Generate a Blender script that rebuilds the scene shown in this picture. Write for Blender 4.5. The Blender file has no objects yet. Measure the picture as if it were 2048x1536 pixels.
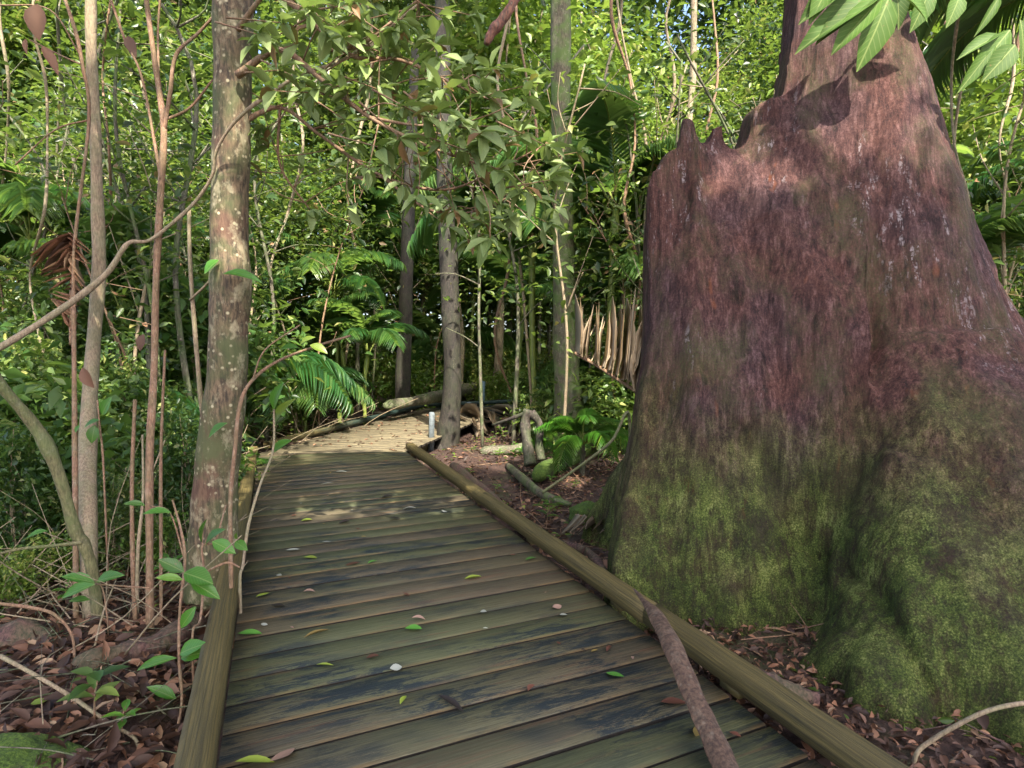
import bpy, math, random
import numpy as np
from mathutils import Vector, noise as mn

sc = bpy.context.scene
PI = math.pi
R = math.radians
rnd = random.Random(7)
rng = np.random.default_rng(7)

# ------------------------------------------------------------------ camera
CAMZ = 1.30
FPX = 1200.0                    # focal length in pixels of the 2048 px wide photograph
PITCH = math.atan(68.0 / FPX)
cd = bpy.data.cameras.new("camera")
cam = bpy.data.objects.new("camera", cd)
sc.collection.objects.link(cam)
cam.location = (0, 0, CAMZ)
cam.rotation_euler = (PI / 2 - PITCH, 0, 0)
cd.sensor_width = 36.0
cd.lens = FPX / 2048 * 36.0
cd.clip_start = 0.05
cd.clip_end = 600
sc.camera = cam

# ------------------------------------------------------------------ light
SUN = Vector((0.20, -0.60, 0.775)).normalized()      # towards the sun
w = bpy.data.worlds.new("World")
sc.world = w
w.use_nodes = True
nt = w.node_tree
sky = nt.nodes.new("ShaderNodeTexSky")
sky.sky_type = 'NISHITA'
sky.sun_disc = False
sky.air_density = .8
sky.dust_density = 3.5
sky.ozone_density = .4
sky.sun_elevation = math.asin(SUN.z)
sky.sun_rotation = math.atan2(SUN.x, SUN.y)
nt.links.new(sky.outputs[0], nt.nodes["Background"].inputs[0])
nt.nodes["Background"].inputs[1].default_value = 0.15
sl = bpy.data.lights.new("sun", 'SUN')
sl.energy = 3.4
sl.angle = R(0.6)
sl.color = (1.0, 0.93, 0.80)
so = bpy.data.objects.new("sun", sl)
sc.collection.objects.link(so)
so.rotation_euler = SUN.to_track_quat('Z', 'Y').to_euler()
so.location = (0, 0, 30)
vs = sc.view_settings
vs.view_transform = 'Standard'
vs.look = 'None'
vs.gamma = 1
vs.exposure = 2.08
sc.cycles.use_denoising = True
sc.cycles.max_bounces = 6
sc.cycles.diffuse_bounces = 3
sc.cycles.glossy_bounces = 2
sc.cycles.transmission_bounces = 3
sc.cycles.sample_clamp_indirect = 6

# ------------------------------------------------------------------ helpers
cp, sp = math.cos(PITCH), math.sin(PITCH)


def ray(px, py):
    a = (px - 1024) / FPX
    b = -(py - 768) / FPX
    return np.array([a, cp + b * sp, -sp + b * cp])


def P(px, py, Y):
    """world point seen at photograph pixel (px, py) at world distance Y ahead"""
    d = ray(px, py)
    t = Y / d[1]
    return np.array([d[0] * t, Y, CAMZ + d[2] * t])


def G(px, py, z=0.0):
    d = ray(px, py)
    t = (z - CAMZ) / d[2]
    return np.array([d[0] * t, d[1] * t, z])


def sstep(a, b, x):
    t = np.clip((np.asarray(x, float) - a) / (b - a), 0, 1)
    return t * t * (3 - 2 * t)


# path geometry -------------------------------------------------------------
L0 = G(430, 1536)[:2]
L1 = G(497, 945)[:2]
R0 = G(1592, 1536)[:2]
R1 = G(812, 903)[:2]
dl = (L1 - L0) / np.linalg.norm(L1 - L0)
dr = (R1 - R0) / np.linalg.norm(R1 - R0)
D1 = (dl + dr); D1 /= np.linalg.norm(D1)
N1 = np.array([D1[1], -D1[0]])                  # to the right of the path
Rc = R1                                          # inner corner, right side
wid = abs(np.dot((L1 + L0) / 2 - (R1 + R0) / 2, N1))
A2 = R(12.0)
D2 = np.array([math.sin(A2), math.cos(A2)]); N2 = np.array([D2[1], -D2[0]])
A3 = R(62.0)
D3 = np.array([math.sin(A3), math.cos(A3)]); N3 = np.array([D3[1], -D3[0]])


def isect(p, d, q, e):
    A = np.array([[d[0], -e[0]], [d[1], -e[1]]])
    t = np.linalg.solve(A, q - p)
    return p + d * t[0]


Rc2 = Rc + D2 * 4.6                              # second bend, right side
LL1 = Rc - N1 * wid                              # a point on the left line of leg 1
LL2 = Rc - N2 * wid
LL3 = Rc2 - N3 * wid
Lc = isect(LL1, D1, LL2, D2)                     # outer corner
Lc2 = isect(LL2, D2, LL3, D3)
R_start = Rc - D1 * 10.5
L_start = R_start - N1 * wid
R_end = Rc2 + D3 * 7
L_end = R_end - N3 * wid
SEGS = [(np.array([R_start, Rc, Lc, L_start]), D1, N1),
        (np.array([Rc, Rc2, Lc2, Lc]), D2, N2),
        (np.array([Rc2, R_end, L_end, Lc2]), D3, N3)]


def path_dist(x, y):
    """distance outside the boardwalk (<=0 inside), vectorised"""
    best = np.full(np.shape(x), 1e9)
    for (a, b) in ((R_start, Rc), (Rc, Rc2), (Rc2, R_end)):
        # centre line of the leg
        d = (b - a) / np.linalg.norm(b - a)
        n = np.array([d[1], -d[0]])
        a2 = a - n * wid / 2
        b2 = b - n * wid / 2
        L = np.linalg.norm(b2 - a2)
        t = np.clip((x - a2[0]) * d[0] + (y - a2[1]) * d[1], 0, L)
        dd = np.hypot(x - a2[0] - d[0] * t, y - a2[1] - d[1] * t)
        best = np.minimum(best, dd)
    return best - wid / 2


def gz(x, y):
    x = np.asarray(x, float); y = np.asarray(y, float)
    n = (np.sin(x * 1.3 + y * .7) * np.cos(y * 1.1 - x * .4) * .05
         + np.sin(x * 3.1 + 1.3) * np.sin(y * 2.7 + .4) * .022
         + np.sin(x * 6.7 + y * 2.2) * np.sin(y * 7.1 - x * 1.7) * .012)
    z = -.16 + n
    z = z + sstep(7, 13, y) * sstep(.8, 4, x) * .55
    z = z + sstep(2.5, 9, -x) * .35
    z = z + sstep(14, 40, y) * 1.2
    d = path_dist(x, y)
    k = sstep(.45, .02, d)
    return z * (1 - k) + np.minimum(z, -.20) * k


def gzf(x, y):
    return float(gz(np.array([x]), np.array([y]))[0])


class MB:
    def __init__(s):
        s.V = []; s.F = []; s.val = []; s.mi = []; s.n = 0; s.uv = []

    def add(s, V, Fs, val=None, mat=0, uv=None):
        V = np.asarray(V, np.float32).reshape(-1, 3)
        for F in (Fs if isinstance(Fs, list) else [Fs]):
            F = np.asarray(F, np.int32)
            if F.size == 0: continue
            s.F.append(F + s.n)
            k = len(F)
            s.val.append(np.full(k, .5, np.float32) if val is None else
                         (np.full(k, val, np.float32) if np.isscalar(val) else np.asarray(val, np.float32)))
            s.mi.append(np.full(k, mat, np.int32))
        s.V.append(V)
        s.uv.append(np.zeros((len(V), 2), np.float32) if uv is None else np.asarray(uv, np.float32))
        s.n += len(V)

    def mesh(s, name, mats, smooth=False):
        me = bpy.data.meshes.new(name)
        V = np.concatenate(s.V)
        me.vertices.add(len(V))
        me.vertices.foreach_set("co", V.ravel())
        loops = np.concatenate([f.ravel() for f in s.F])
        sizes = np.concatenate([np.full(len(f), f.shape[1], np.int32) for f in s.F])
        st = np.concatenate([[0], np.cumsum(sizes)[:-1]]).astype(np.int32)
        me.loops.add(len(loops)); me.loops.foreach_set("vertex_index", loops)
        me.polygons.add(len(sizes)); me.polygons.foreach_set("loop_start", st)
        me.polygons.foreach_set("material_index", np.concatenate(s.mi))
        if smooth:
            me.polygons.foreach_set("use_smooth", np.ones(len(sizes), bool))
        a = me.attributes.new("tone", 'FLOAT', 'FACE')
        a.data.foreach_set("value", np.concatenate(s.val))
        uvl = me.uv_layers.new(name="UVMap")
        uvl.data.foreach_set("uv", np.concatenate(s.uv)[loops].ravel())
        for m in (mats if isinstance(mats, list) else [mats]): me.materials.append(m)
        me.update(); me.validate()
        return me

    def build(s, name, mats, parent=None, smooth=False, loc=None):
        return link(name, s.mesh(name, mats, smooth), parent, loc)


def link(name, me, parent=None, loc=None):
    o = bpy.data.objects.new(name, me)
    sc.collection.objects.link(o)
    if parent: o.parent = parent
    if loc is not None: o.location = loc
    return o


def tag(o, label=None, cat=None, group=None, kind=None):
    if label: o["label"] = label
    if cat: o["category"] = cat
    if group: o["group"] = group
    if kind: o["kind"] = kind
    return o


def empty(name, loc=(0, 0, 0), rz=0, label=None, cat=None, group=None):
    o = bpy.data.objects.new(name, None)
    o.empty_display_size = .1
    sc.collection.objects.link(o)
    o.location = loc; o.rotation_euler = (0, 0, rz)
    return tag(o, label, cat, group)


def copy_tree(o, parent=None):
    c = o.copy(); sc.collection.objects.link(c)
    if parent: c.parent = parent
    for ch in [x for x in KIDS.get(o.name, [])]:
        copy_tree(ch, c)
    return c


KIDS = {}


def reg(root, *kids):
    KIDS[root.name] = list(kids)


def smoothpath(pts, n=6):
    """Catmull-Rom through rows (any columns)"""
    p = np.asarray(pts, float)
    if len(p) < 3 or n < 2:
        if n < 2: return p
        t = np.linspace(0, 1, n + 1)[:, None]
        return p[0] * (1 - t) + p[-1] * t if len(p) == 2 else p
    q = np.vstack([2 * p[0] - p[1], p, 2 * p[-1] - p[-2]])
    out = []
    for i in range(1, len(q) - 2):
        for k in range(n):
            t = k / n
            a, b, c, d = q[i - 1], q[i], q[i + 1], q[i + 2]
            out.append(.5 * ((2 * b) + (-a + c) * t + (2 * a - 5 * b + 4 * c - d) * t * t + (-a + 3 * b - 3 * c + d) * t ** 3))
    out.append(p[-1])
    return np.array(out)


def tube(mb, pts, rad, n=8, val=.5, mat=0, bump=0.0, seed=0, squash=None):
    pts = np.asarray(pts, float)
    rad = np.broadcast_to(np.asarray(rad, float), (len(pts),)).copy()
    T = np.gradient(pts, axis=0)
    T /= np.linalg.norm(T, axis=1)[:, None] + 1e-9
    up = np.array([0.0, 1.0, 0.0]) if abs(T[0][2]) > .8 else np.array([0.0, 0.0, 1.0])
    a = np.cross(up, T[0]); a /= np.linalg.norm(a) + 1e-9
    V = []; UV = []
    th = np.arange(n) * 2 * PI / n
    r_ = np.random.default_rng(abs(int(seed)))
    ph = r_.uniform(0, 6.28, 4)
    dist = 0
    for i in range(len(pts)):
        a = a - T[i] * np.dot(a, T[i]); a /= np.linalg.norm(a) + 1e-9
        b = np.cross(T[i], a)
        rr = rad[i] * np.ones(n)
        if bump:
            rr = rr * (1 + bump * (np.sin(2 * th + ph[0] + i * .35) * .5 + np.sin(3 * th + ph[1] - i * .27) * .5 + .6 * np.sin(i * .9 + ph[2])))
        sx = 1 if squash is None else squash
        V.append(pts[i] + np.outer(np.cos(th) * rr, a) + np.outer(np.sin(th) * rr * sx, b))
        if i: dist += np.linalg.norm(pts[i] - pts[i - 1])
        UV.append(np.stack([th / 6.283, np.full(n, dist)], 1))
    m = len(pts)
    V = np.concatenate(V + [pts[:1], pts[-1:]])
    UV = np.concatenate(UV + [np.zeros((2, 2))])
    i, j = np.meshgrid(np.arange(m - 1), np.arange(n), indexing='ij')
    i = i.ravel(); j = j.ravel(); k = (j + 1) % n
    F4 = np.stack([i * n + j, i * n + k, (i + 1) * n + k, (i + 1) * n + j], 1)
    j = np.arange(n); k = (j + 1) % n
    F3 = np.concatenate([np.stack([np.full(n, m * n), k, j], 1),
                         np.stack([np.full(n, m * n + 1), (m - 1) * n + j, (m - 1) * n + k], 1)])
    mb.add(V, [F4, F3], val, mat, UV)


# leaf templates: (verts (x along, y across, z up), faces)
LEAF2 = (np.array([[0, 0, 0], [.42, .5, .07], [1, 0, -.1], [.42, -.5, .07]]), [np.array([[0, 2, 1], [0, 3, 2]])])


def _leaf(stations, widths, droop, fold):
    V = []; F4 = []
    for x, w_ in zip(stations, widths):
        z = -droop * x * x
        V += [[x, w_ * .5, z + fold * w_], [x, 0, z], [x, -w_ * .5, z + fold * w_]]
    for i in range(len(stations) - 1):
        a = i * 3
        F4 += [[a, a + 1, a + 4, a + 3], [a + 1, a + 2, a + 5, a + 4]]
    return (np.array(V, float), [np.array(F4)])


LEAFN = _leaf([0, .12, .3, .52, .75, .92, 1], [.04, .42, .86, 1, .72, .28, .02], .22, .13)
LEAFM = _leaf([0, .25, .55, .85, 1], [.05, .8, 1, .42, .02], .2, .13)
BLADE = _leaf([0, .2, .6, 1], [.4, 1, .8, .05], .42, .25)
BLADEU = _leaf([0, .2, .6, 1], [.5, 1, .8, .1], .03, .2)


def norm(a):
    return a / (np.linalg.norm(a, axis=-1, keepdims=True) + 1e-9)


def scatter(mb, tmpl, Pn, X, N, L, W, val, mat=0):
    tv, tf = tmpl
    Pn = np.atleast_2d(Pn); n = len(Pn)
    X = norm(np.broadcast_to(X, (n, 3))); N = np.broadcast_to(N, (n, 3))
    Y = norm(np.cross(N, X)); Z = np.cross(X, Y)
    L = np.broadcast_to(L, (n,))[:, None, None]; W = np.broadcast_to(W, (n,))[:, None, None]
    V = (Pn[:, None, :] + X[:, None, :] * tv[None, :, 0:1] * L + Y[:, None, :] * tv[None, :, 1:2] * W
         + Z[:, None, :] * (tv[None, :, 2:3] * L))
    m = len(tv)
    off = (np.arange(n) * m)[:, None, None]
    Fs = [(f[None] + off).reshape(-1, f.shape[1]) for f in tf]
    val = np.broadcast_to(val, (n,))
    uv = np.tile(tv[:, :2] + [0, .5], (n, 1))
    assert len(tf) == 1
    mb.add(V.reshape(-1, 3), Fs, np.repeat(val, len(tf[0])), mat, uv)


def randdir(n, g=rng, flat=1.0):
    v = g.normal(size=(n, 3)); v[:, 2] *= flat
    return norm(v)


# ------------------------------------------------------------------ materials
def mat_new(name):
    m = bpy.data.materials.new(name); m.use_nodes = True
    nt = m.node_tree
    b = nt.nodes["Principled BSDF"]
    return m, nt, b


class NB:
    """tiny node helper"""
    def __init__(s, nt): s.nt = nt

    def n(s, t, **kw):
        x = s.nt.nodes.new(t)
        for k, v in kw.items(): setattr(x, k, v)
        return x

    def l(s, a, b): s.nt.links.new(a, b)

    def coords(s, kind="Object"):
        return s.n("ShaderNodeTexCoord").outputs[kind]

    def mapping(s, src, scale=(1, 1, 1), loc=(0, 0, 0), rot=(0, 0, 0)):
        m = s.n("ShaderNodeMapping"); s.l(src, m.inputs[0])
        m.inputs[1].default_value = loc; m.inputs[2].default_value = rot; m.inputs[3].default_value = scale
        return m.outputs[0]

    def noise(s, src, scale, detail=4, rough=.6, dist=0):
        x = s.n("ShaderNodeTexNoise"); s.l(src, x.inputs["Vector"])
        x.inputs["Scale"].default_value = scale; x.inputs["Detail"].default_value = detail
        x.inputs["Roughness"].default_value = rough; x.inputs["Distortion"].default_value = dist
        return x.outputs["Fac"]

    def voro(s, src, scale, feature='F1'):
        x = s.n("ShaderNodeTexVoronoi", feature=feature); s.l(src, x.inputs["Vector"])
        x.inputs["Scale"].default_value = scale
        return x.outputs["Distance"]

    def ramp(s, fac, stops, interp='LINEAR'):
        x = s.n("ShaderNodeValToRGB"); s.l(fac, x.inputs[0])
        cr = x.color_ramp; cr.interpolation = interp
        while len(cr.elements) < len(stops): cr.elements.new(.5)
        for e, (p, c) in zip(cr.elements, stops):
            e.position = p
            e.color = (c, c, c, 1) if np.isscalar(c) else (c[0], c[1], c[2], 1)
        return x.outputs[0]

    def mix(s, fac, a, b, mode='MIX'):
        x = s.n("ShaderNodeMix", data_type='RGBA', blend_type=mode)
        for k, v in ((0, fac), (6, a), (7, b)):
            if hasattr(v, 'links'): s.l(v, x.inputs[k])
            elif k == 0: x.inputs[0].default_value = v
            else: x.inputs[k].default_value = (v[0], v[1], v[2], 1)
        return x.outputs[2]

    def math(s, op, a, b=0.0, c=None):
        x = s.n("ShaderNodeMath", operation=op)
        for k, v in ((0, a), (1, b), (2, c)):
            if v is None: continue
            if hasattr(v, 'links'): s.l(v, x.inputs[k])
            else: x.inputs[k].default_value = v
        return x.outputs[0]

    def sep(s, src):
        x = s.n("ShaderNodeSeparateXYZ"); s.l(src, x.inputs[0]); return x.outputs

    def bump(s, h, strength=.5, dist=.02, prev=None):
        x = s.n("ShaderNodeBump"); s.l(h, x.inputs["Height"])
        x.inputs["Strength"].default_value = strength; x.inputs["Distance"].default_value = dist
        if prev is not None: s.l(prev, x.inputs["Normal"])
        return x.outputs[0]

    def attr(s, name):
        x = s.n("ShaderNodeAttribute"); x.attribute_name = name
        return x.outputs["Fac"]


def leaf_mat(name, stops, rough=.42, trans=.35, hue=.06, tcol=(.32, .48, .06), spec=.5, veins=False):
    m, nt, b = mat_new(name)
    k = NB(nt)
    t = k.attr("tone")
    col = k.ramp(t, stops)
    oi = k.n("ShaderNodeObjectInfo")
    hs = k.n("ShaderNodeHueSaturation")
    k.l(col, hs.inputs["Color"])
    k.l(k.math('MULTIPLY_ADD', oi.outputs["Random"], -hue, .5 + hue * .5), hs.inputs["Hue"])
    k.l(k.math('MULTIPLY_ADD', oi.outputs["Random"], .5, .75), hs.inputs["Value"])
    col = hs.outputs[0]
    # mottling inside a leaf and a paler midrib
    n = k.noise(k.coords("Object"), 60, 3)
    col = k.mix(k.math('MULTIPLY', n, .35), col, k.mix(1.0, col, (.45, .5, .4), 'MULTIPLY'))
    if veins:
        uvn = k.n("ShaderNodeUVMap"); uvn.uv_map = "UVMap"
        q = k.sep(uvn.outputs[0])
        av = k.math('ABSOLUTE', k.math('SUBTRACT', q[1], .5))
        side = k.math('FRACT', k.math('SUBTRACT', k.math('MULTIPLY', q[0], 9.0), k.math('MULTIPLY', av, 7.0)))
        sv = k.ramp(side, [(.0, 1), (.12, 0), (.88, 0), (1, 1)])
        mv = k.ramp(av, [(.012, 1), (.035, 0)])
        vv = k.math('MAXIMUM', k.math('MULTIPLY', sv, .35), k.math('MULTIPLY', mv, .7))
        col = k.mix(vv, col, k.mix(.5, col, (.4, .45, .16)))
        k.l(k.bump(vv, .5, .002), b.inputs["Normal"])
        blem = k.ramp(k.noise(k.coords("Object"), 28, 4, .7), [(.66, 0), (.7, 1)])
        col = k.mix(k.math('MULTIPLY', blem, .7), col, (.16, .11, .04))
    k.l(col, b.inputs["Base Color"])
    b.inputs["Roughness"].default_value = rough
    b.inputs["Specular IOR Level"].default_value = spec
    tr = k.n("ShaderNodeBsdfTranslucent")
    k.l(k.mix(.55, col, tcol), tr.inputs[0])
    ms = k.n("ShaderNodeMixShader"); ms.inputs[0].default_value = trans
    k.l(b.outputs[0], ms.inputs[1]); k.l(tr.outputs[0], ms.inputs[2])
    k.l(ms.outputs[0], nt.nodes["Material Output"].inputs[0])
    return m


M = {}
M['leaf_mid'] = leaf_mat("leaf_mid", [(0, (.010, .024, .008)), (.3, (.030, .062, .016)), (.62, (.085, .14, .03)), (.85, (.20, .25, .06)), (.95, (.36, .33, .12)), (1, (.30, .18, .09))])
M['leaf_dark'] = leaf_mat("leaf_dark", [(0, (.020, .046, .014)), (.5, (.06, .115, .03)), (.85, (.15, .21, .05)), (1, (.30, .29, .10))], rough=.35)
M['leaf_bright'] = leaf_mat("leaf_bright", [(0, (.04, .09, .012)), (.5, (.13, .22, .03)), (.85, (.27, .34, .06)), (1, (.42, .38, .12))])
M['leaf_over'] = leaf_mat("leaf_over", [(0, (.17, .25, .07)), (.5, (.28, .37, .12)), (.9, (.40, .49, .19)), (.93, (.3, .14, .06)), (1, (.34, .17, .08))], rough=.5, trans=.25, hue=.0, veins=True)
M['leaf_vivid'] = leaf_mat("leaf_vivid", [(0, (.030, .12, .012)), (.6, (.07, .22, .02)), (1, (.25, .32, .04))], rough=.32, trans=.3, hue=0, veins=True)
M['leaf_hang'] = leaf_mat("leaf_hang", [(0, (.035, .08, .014)), (1, (.08, .15, .026))], rough=.6, trans=.12, tcol=(.12, .2, .03), spec=.2, hue=0, veins=True)
M['palm_leaf'] = leaf_mat("palm_leaf", [(0, (.03, .09, .03)), (.5, (.07, .18, .05)), (1, (.22, .32, .10))], rough=.3, spec=.7, trans=.5)
M['dead_leaf'] = leaf_mat("dead_leaf", [(0, (.045, .022, .014)), (.35, (.12, .055, .032)), (.6, (.24, .11, .06)), (.8, (.36, .19, .11)), (1, (.45, .30, .18))], rough=.6, trans=.15, hue=0, tcol=(.4, .2, .1))
M['dead_frond'] = leaf_mat("dead_frond", [(0, (.30, .22, .15)), (.5, (.42, .33, .23)), (1, (.54, .45, .33))], rough=.6, trans=.12, hue=0, tcol=(.4, .3, .15))


def bark_mat(name, base, dark, moss=(.07, .11, .03), mossamt=.5, spots=.5, spotcol=(.42, .38, .28), red=None, vscale=1.0, bump=.6, gloss=.8):
    m, nt, b = mat_new(name); k = NB(nt)
    o = k.coords("Object")
    oi = k.n("ShaderNodeObjectInfo")
    ofs = k.n("ShaderNodeVectorMath", operation='ADD'); k.l(o, ofs.inputs[0])
    cmb = k.n("ShaderNodeCombineXYZ"); k.l(k.math('MULTIPLY', oi.outputs["Random"], 30.0), cmb.inputs[2])
    k.l(cmb.outputs[0], ofs.inputs[1])
    o = ofs.outputs[0]
    st = k.mapping(o, (1, 1, .25))
    fine = k.noise(st, 55 * vscale, 5, .65)
    big = k.noise(o, 5 * vscale, 5, .6, .4)
    col = k.mix(k.ramp(fine, [(.40, 0), (.60, 1)]), dark, base)
    if red:
        col = k.mix(k.math('MULTIPLY', k.ramp(k.noise(o, 3.1, 3), [(.5, 0), (.62, 1)]), .65), col, red)
    mossf = k.math('MULTIPLY', k.ramp(big, [(.42, 0), (.6, 1)]), mossamt)
    col = k.mix(mossf, col, moss)
    if spots:
        v = k.voro(o, 26 * vscale)
        sm = k.math('MULTIPLY', k.ramp(v, [(.14, 1), (.28, 0)]), k.ramp(k.noise(o, 5.3, 3), [(.44, 0), (.54, 1)]))
        col = k.mix(k.math('MULTIPLY', sm, spots), col, spotcol)
        pal = k.ramp(k.noise(k.mapping(o, (1, 1, .6), (3, 7, 1)), 11 * vscale, 6, .7), [(.53, 0), (.62, 1)])
        col = k.mix(k.math('MULTIPLY', pal, spots * .5), col, spotcol)
    k.l(col, b.inputs["Base Color"])
    b.inputs["Roughness"].default_value = gloss
    bp = k.bump(fine, bump, .012)
    bp = k.bump(big, .4, .03, bp)
    k.l(bp, b.inputs["Normal"])
    return m


M['bark_fore'] = bark_mat("bark_fore", (.19, .13, .075), (.045, .032, .02), moss=(.085, .10, .035), mossamt=.85, spots=1.0, spotcol=(.46, .40, .25), red=(.13, .06, .038))
M['bark_grey'] = bark_mat("bark_grey", (.15, .13, .09), (.06, .05, .035), mossamt=.7, spots=.5)
M['bark_pale'] = bark_mat("bark_pale", (.32, .25, .16), (.15, .11, .07), mossamt=.35, spots=.4)
M['bark_dark'] = bark_mat("bark_dark", (.06, .045, .035), (.02, .015, .012), mossamt=.4, spots=.2)
M['bark_mossy'] = bark_mat("bark_mossy", (.12, .10, .06), (.05, .045, .025), moss=(.08, .13, .025), mossamt=.95, spots=.3)
M['bark_black'] = bark_mat("bark_black", (.036, .028, .021), (.012, .010, .008), moss=(.035, .045, .018), mossamt=.4, spots=.25, spotcol=(.16, .14, .10))
M['stem_tan'] = bark_mat("stem_tan", (.30, .17, .10), (.16, .085, .05), mossamt=.25, spots=.3, vscale=2, bump=.3)
M['stem_pale'] = bark_mat("stem_pale", (.36, .27, .17), (.2, .14, .09), moss=(.16, .18, .08), mossamt=.4, spots=.3, vscale=2, bump=.3)
M['stem_olive'] = bark_mat("stem_olive", (.20, .18, .08), (.10, .09, .04), moss=(.12, .16, .05), mossamt=.5, spots=.2, vscale=2, bump=.3)
M['stem_green'] = bark_mat("stem_green", (.26, .30, .06), (.14, .19, .04), mossamt=.1, spots=0, vscale=1, bump=.15, gloss=.45)
M['broken_red'] = bark_mat("broken_red", (.30, .12, .08), (.10, .045, .04), mossamt=.1, spots=.3, vscale=1.5)


def giant_mat():
    m, nt, b = mat_new("giant_bark"); k = NB(nt)
    o = k.coords("Object")
    z = k.sep(o)[2]; x = k.sep(o)[0]
    st = k.mapping(o, (1, 1, .10))
    st2 = k.mapping(o, (1, 1, .22))
    fib = k.ramp(k.math('ADD', k.math('MULTIPLY', k.noise(st, 30, 10, .82), .8), k.math('MULTIPLY', k.noise(o, 85, 3, .7), .2)), [(.37, 0), (.63, 1)])
    crack = k.ramp(k.noise(k.mapping(o, (1, 1, .07), (3, 3, 3)), 13, 8, .75, .3), [(.36, 1), (.43, 0)])
    fib2 = k.noise(st2, 90, 4, .7)
    big = k.noise(o, 1.7, 5, .6, .6)
    mid = k.noise(o, 7, 6, .7)
    # fibrous red-brown to purple wood
    red = k.ramp(fib, [(.05, (.026, .011, .010)), (.4, (.090, .037, .030)), (.65, (.155, .066, .053)), (.95, (.28, .145, .12))])
    purple = k.ramp(fib, [(.05, (.022, .013, .016)), (.5, (.085, .042, .044)), (.95, (.23, .135, .135))])
    col = k.mix(k.ramp(big, [(.44, 0), (.64, .9)]), red, purple)
    col = k.mix(k.math('MULTIPLY', crack, .8), col, (.018, .010, .010))
    # orange resin streaks
    org = k.ramp(k.noise(k.mapping(o, (1, 1, .16), (4, 2, 9)), 7, 3, .6), [(.66, 0), (.74, 1)])
    col = k.mix(k.math('MULTIPLY', org, .55), col, (.42, .13, .045))
    # thin green film of algae higher up
    film = k.ramp(k.noise(k.mapping(o, (1, 1, .5), (8, 1, 3)), 3.2, 5, .65), [(.47, 0), (.66, 1)])
    speck = k.ramp(k.noise(o, 95, 3, .6), [(.42, 0), (.62, 1)])
    col = k.mix(k.math('MULTIPLY', k.math('MULTIPLY', film, .8), k.math('MULTIPLY_ADD', speck, .6, .4)), col, (.115, .115, .045))
    # chalky lichen streaks along the fibres, in a band about the middle
    ws = k.ramp(k.noise(k.mapping(o, (1, 1, .13), (1, 5, 2)), 21, 4, .75), [(.57, 0), (.63, 1)])
    wm = k.ramp(k.noise(k.mapping(o, (1, 1, .45), (2, 2, 5)), 2.0, 3), [(.52, 0), (.62, 1)])
    wz = k.ramp(k.math('MULTIPLY', z, .25), [(.25, 0), (.38, 1), (.68, 1), (.8, 0)])
    wx = k.ramp(k.noise(k.mapping(o, (1, 1, 1), (7, 7, 7)), 45, 3, .7), [(.42, 0), (.55, 1)])
    wf = k.math('MULTIPLY', k.math('MULTIPLY', ws, wx), k.math('MULTIPLY', wm, wz))
    col = k.mix(k.math('MULTIPLY', wf, .85), col, (.50, .42, .42))
    # moss that climbs from the ground with a ragged front
    mh = k.math('ADD', z, k.math('MULTIPLY', k.math('SUBTRACT', k.noise(k.mapping(o, (1, 1, .45)), 2.3, 5, .65), .5), 2.3))
    mh = k.math('ADD', mh, k.math('MULTIPLY', k.math('SUBTRACT', x, 2.0), -.12))
    mf = k.ramp(k.math('MULTIPLY_ADD', mh, .5, .0), [(.30, 1), (.78, 0)])
    mf = k.math('MULTIPLY', mf, k.ramp(k.math('ADD', k.math('MULTIPLY', mid, .6), k.math('MULTIPLY', fib, .4)), [(.34, .25), (.52, 1)]))
    moss = k.ramp(k.math('ADD', k.math('MULTIPLY', k.noise(o, 130, 3, .7), .6), k.math('MULTIPLY', k.noise(o, 5, 3), .4)),
                  [(.36, (.026, .036, .010)), (.47, (.075, .105, .018)), (.55, (.16, .20, .04)), (.63, (.33, .36, .11))])
    col = k.mix(mf, col, moss)
    k.l(col, b.inputs["Base Color"])
    b.inputs["Roughness"].default_value = .82
    b.inputs["Specular IOR Level"].default_value = .3
    bp = k.bump(fib, .8, .03)
    bp = k.bump(k.math('SUBTRACT', 1.0, crack), .8, .03, bp)
    bp = k.bump(fib2, .6, .010, bp)
    bp = k.bump(mid, .35, .03, bp)
    bp = k.bump(k.math('MULTIPLY', k.noise(o, 120, 3), mf), .6, .012, bp)
    k.l(bp, b.inputs["Normal"])
    return m


M['giant'] = giant_mat()


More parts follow.
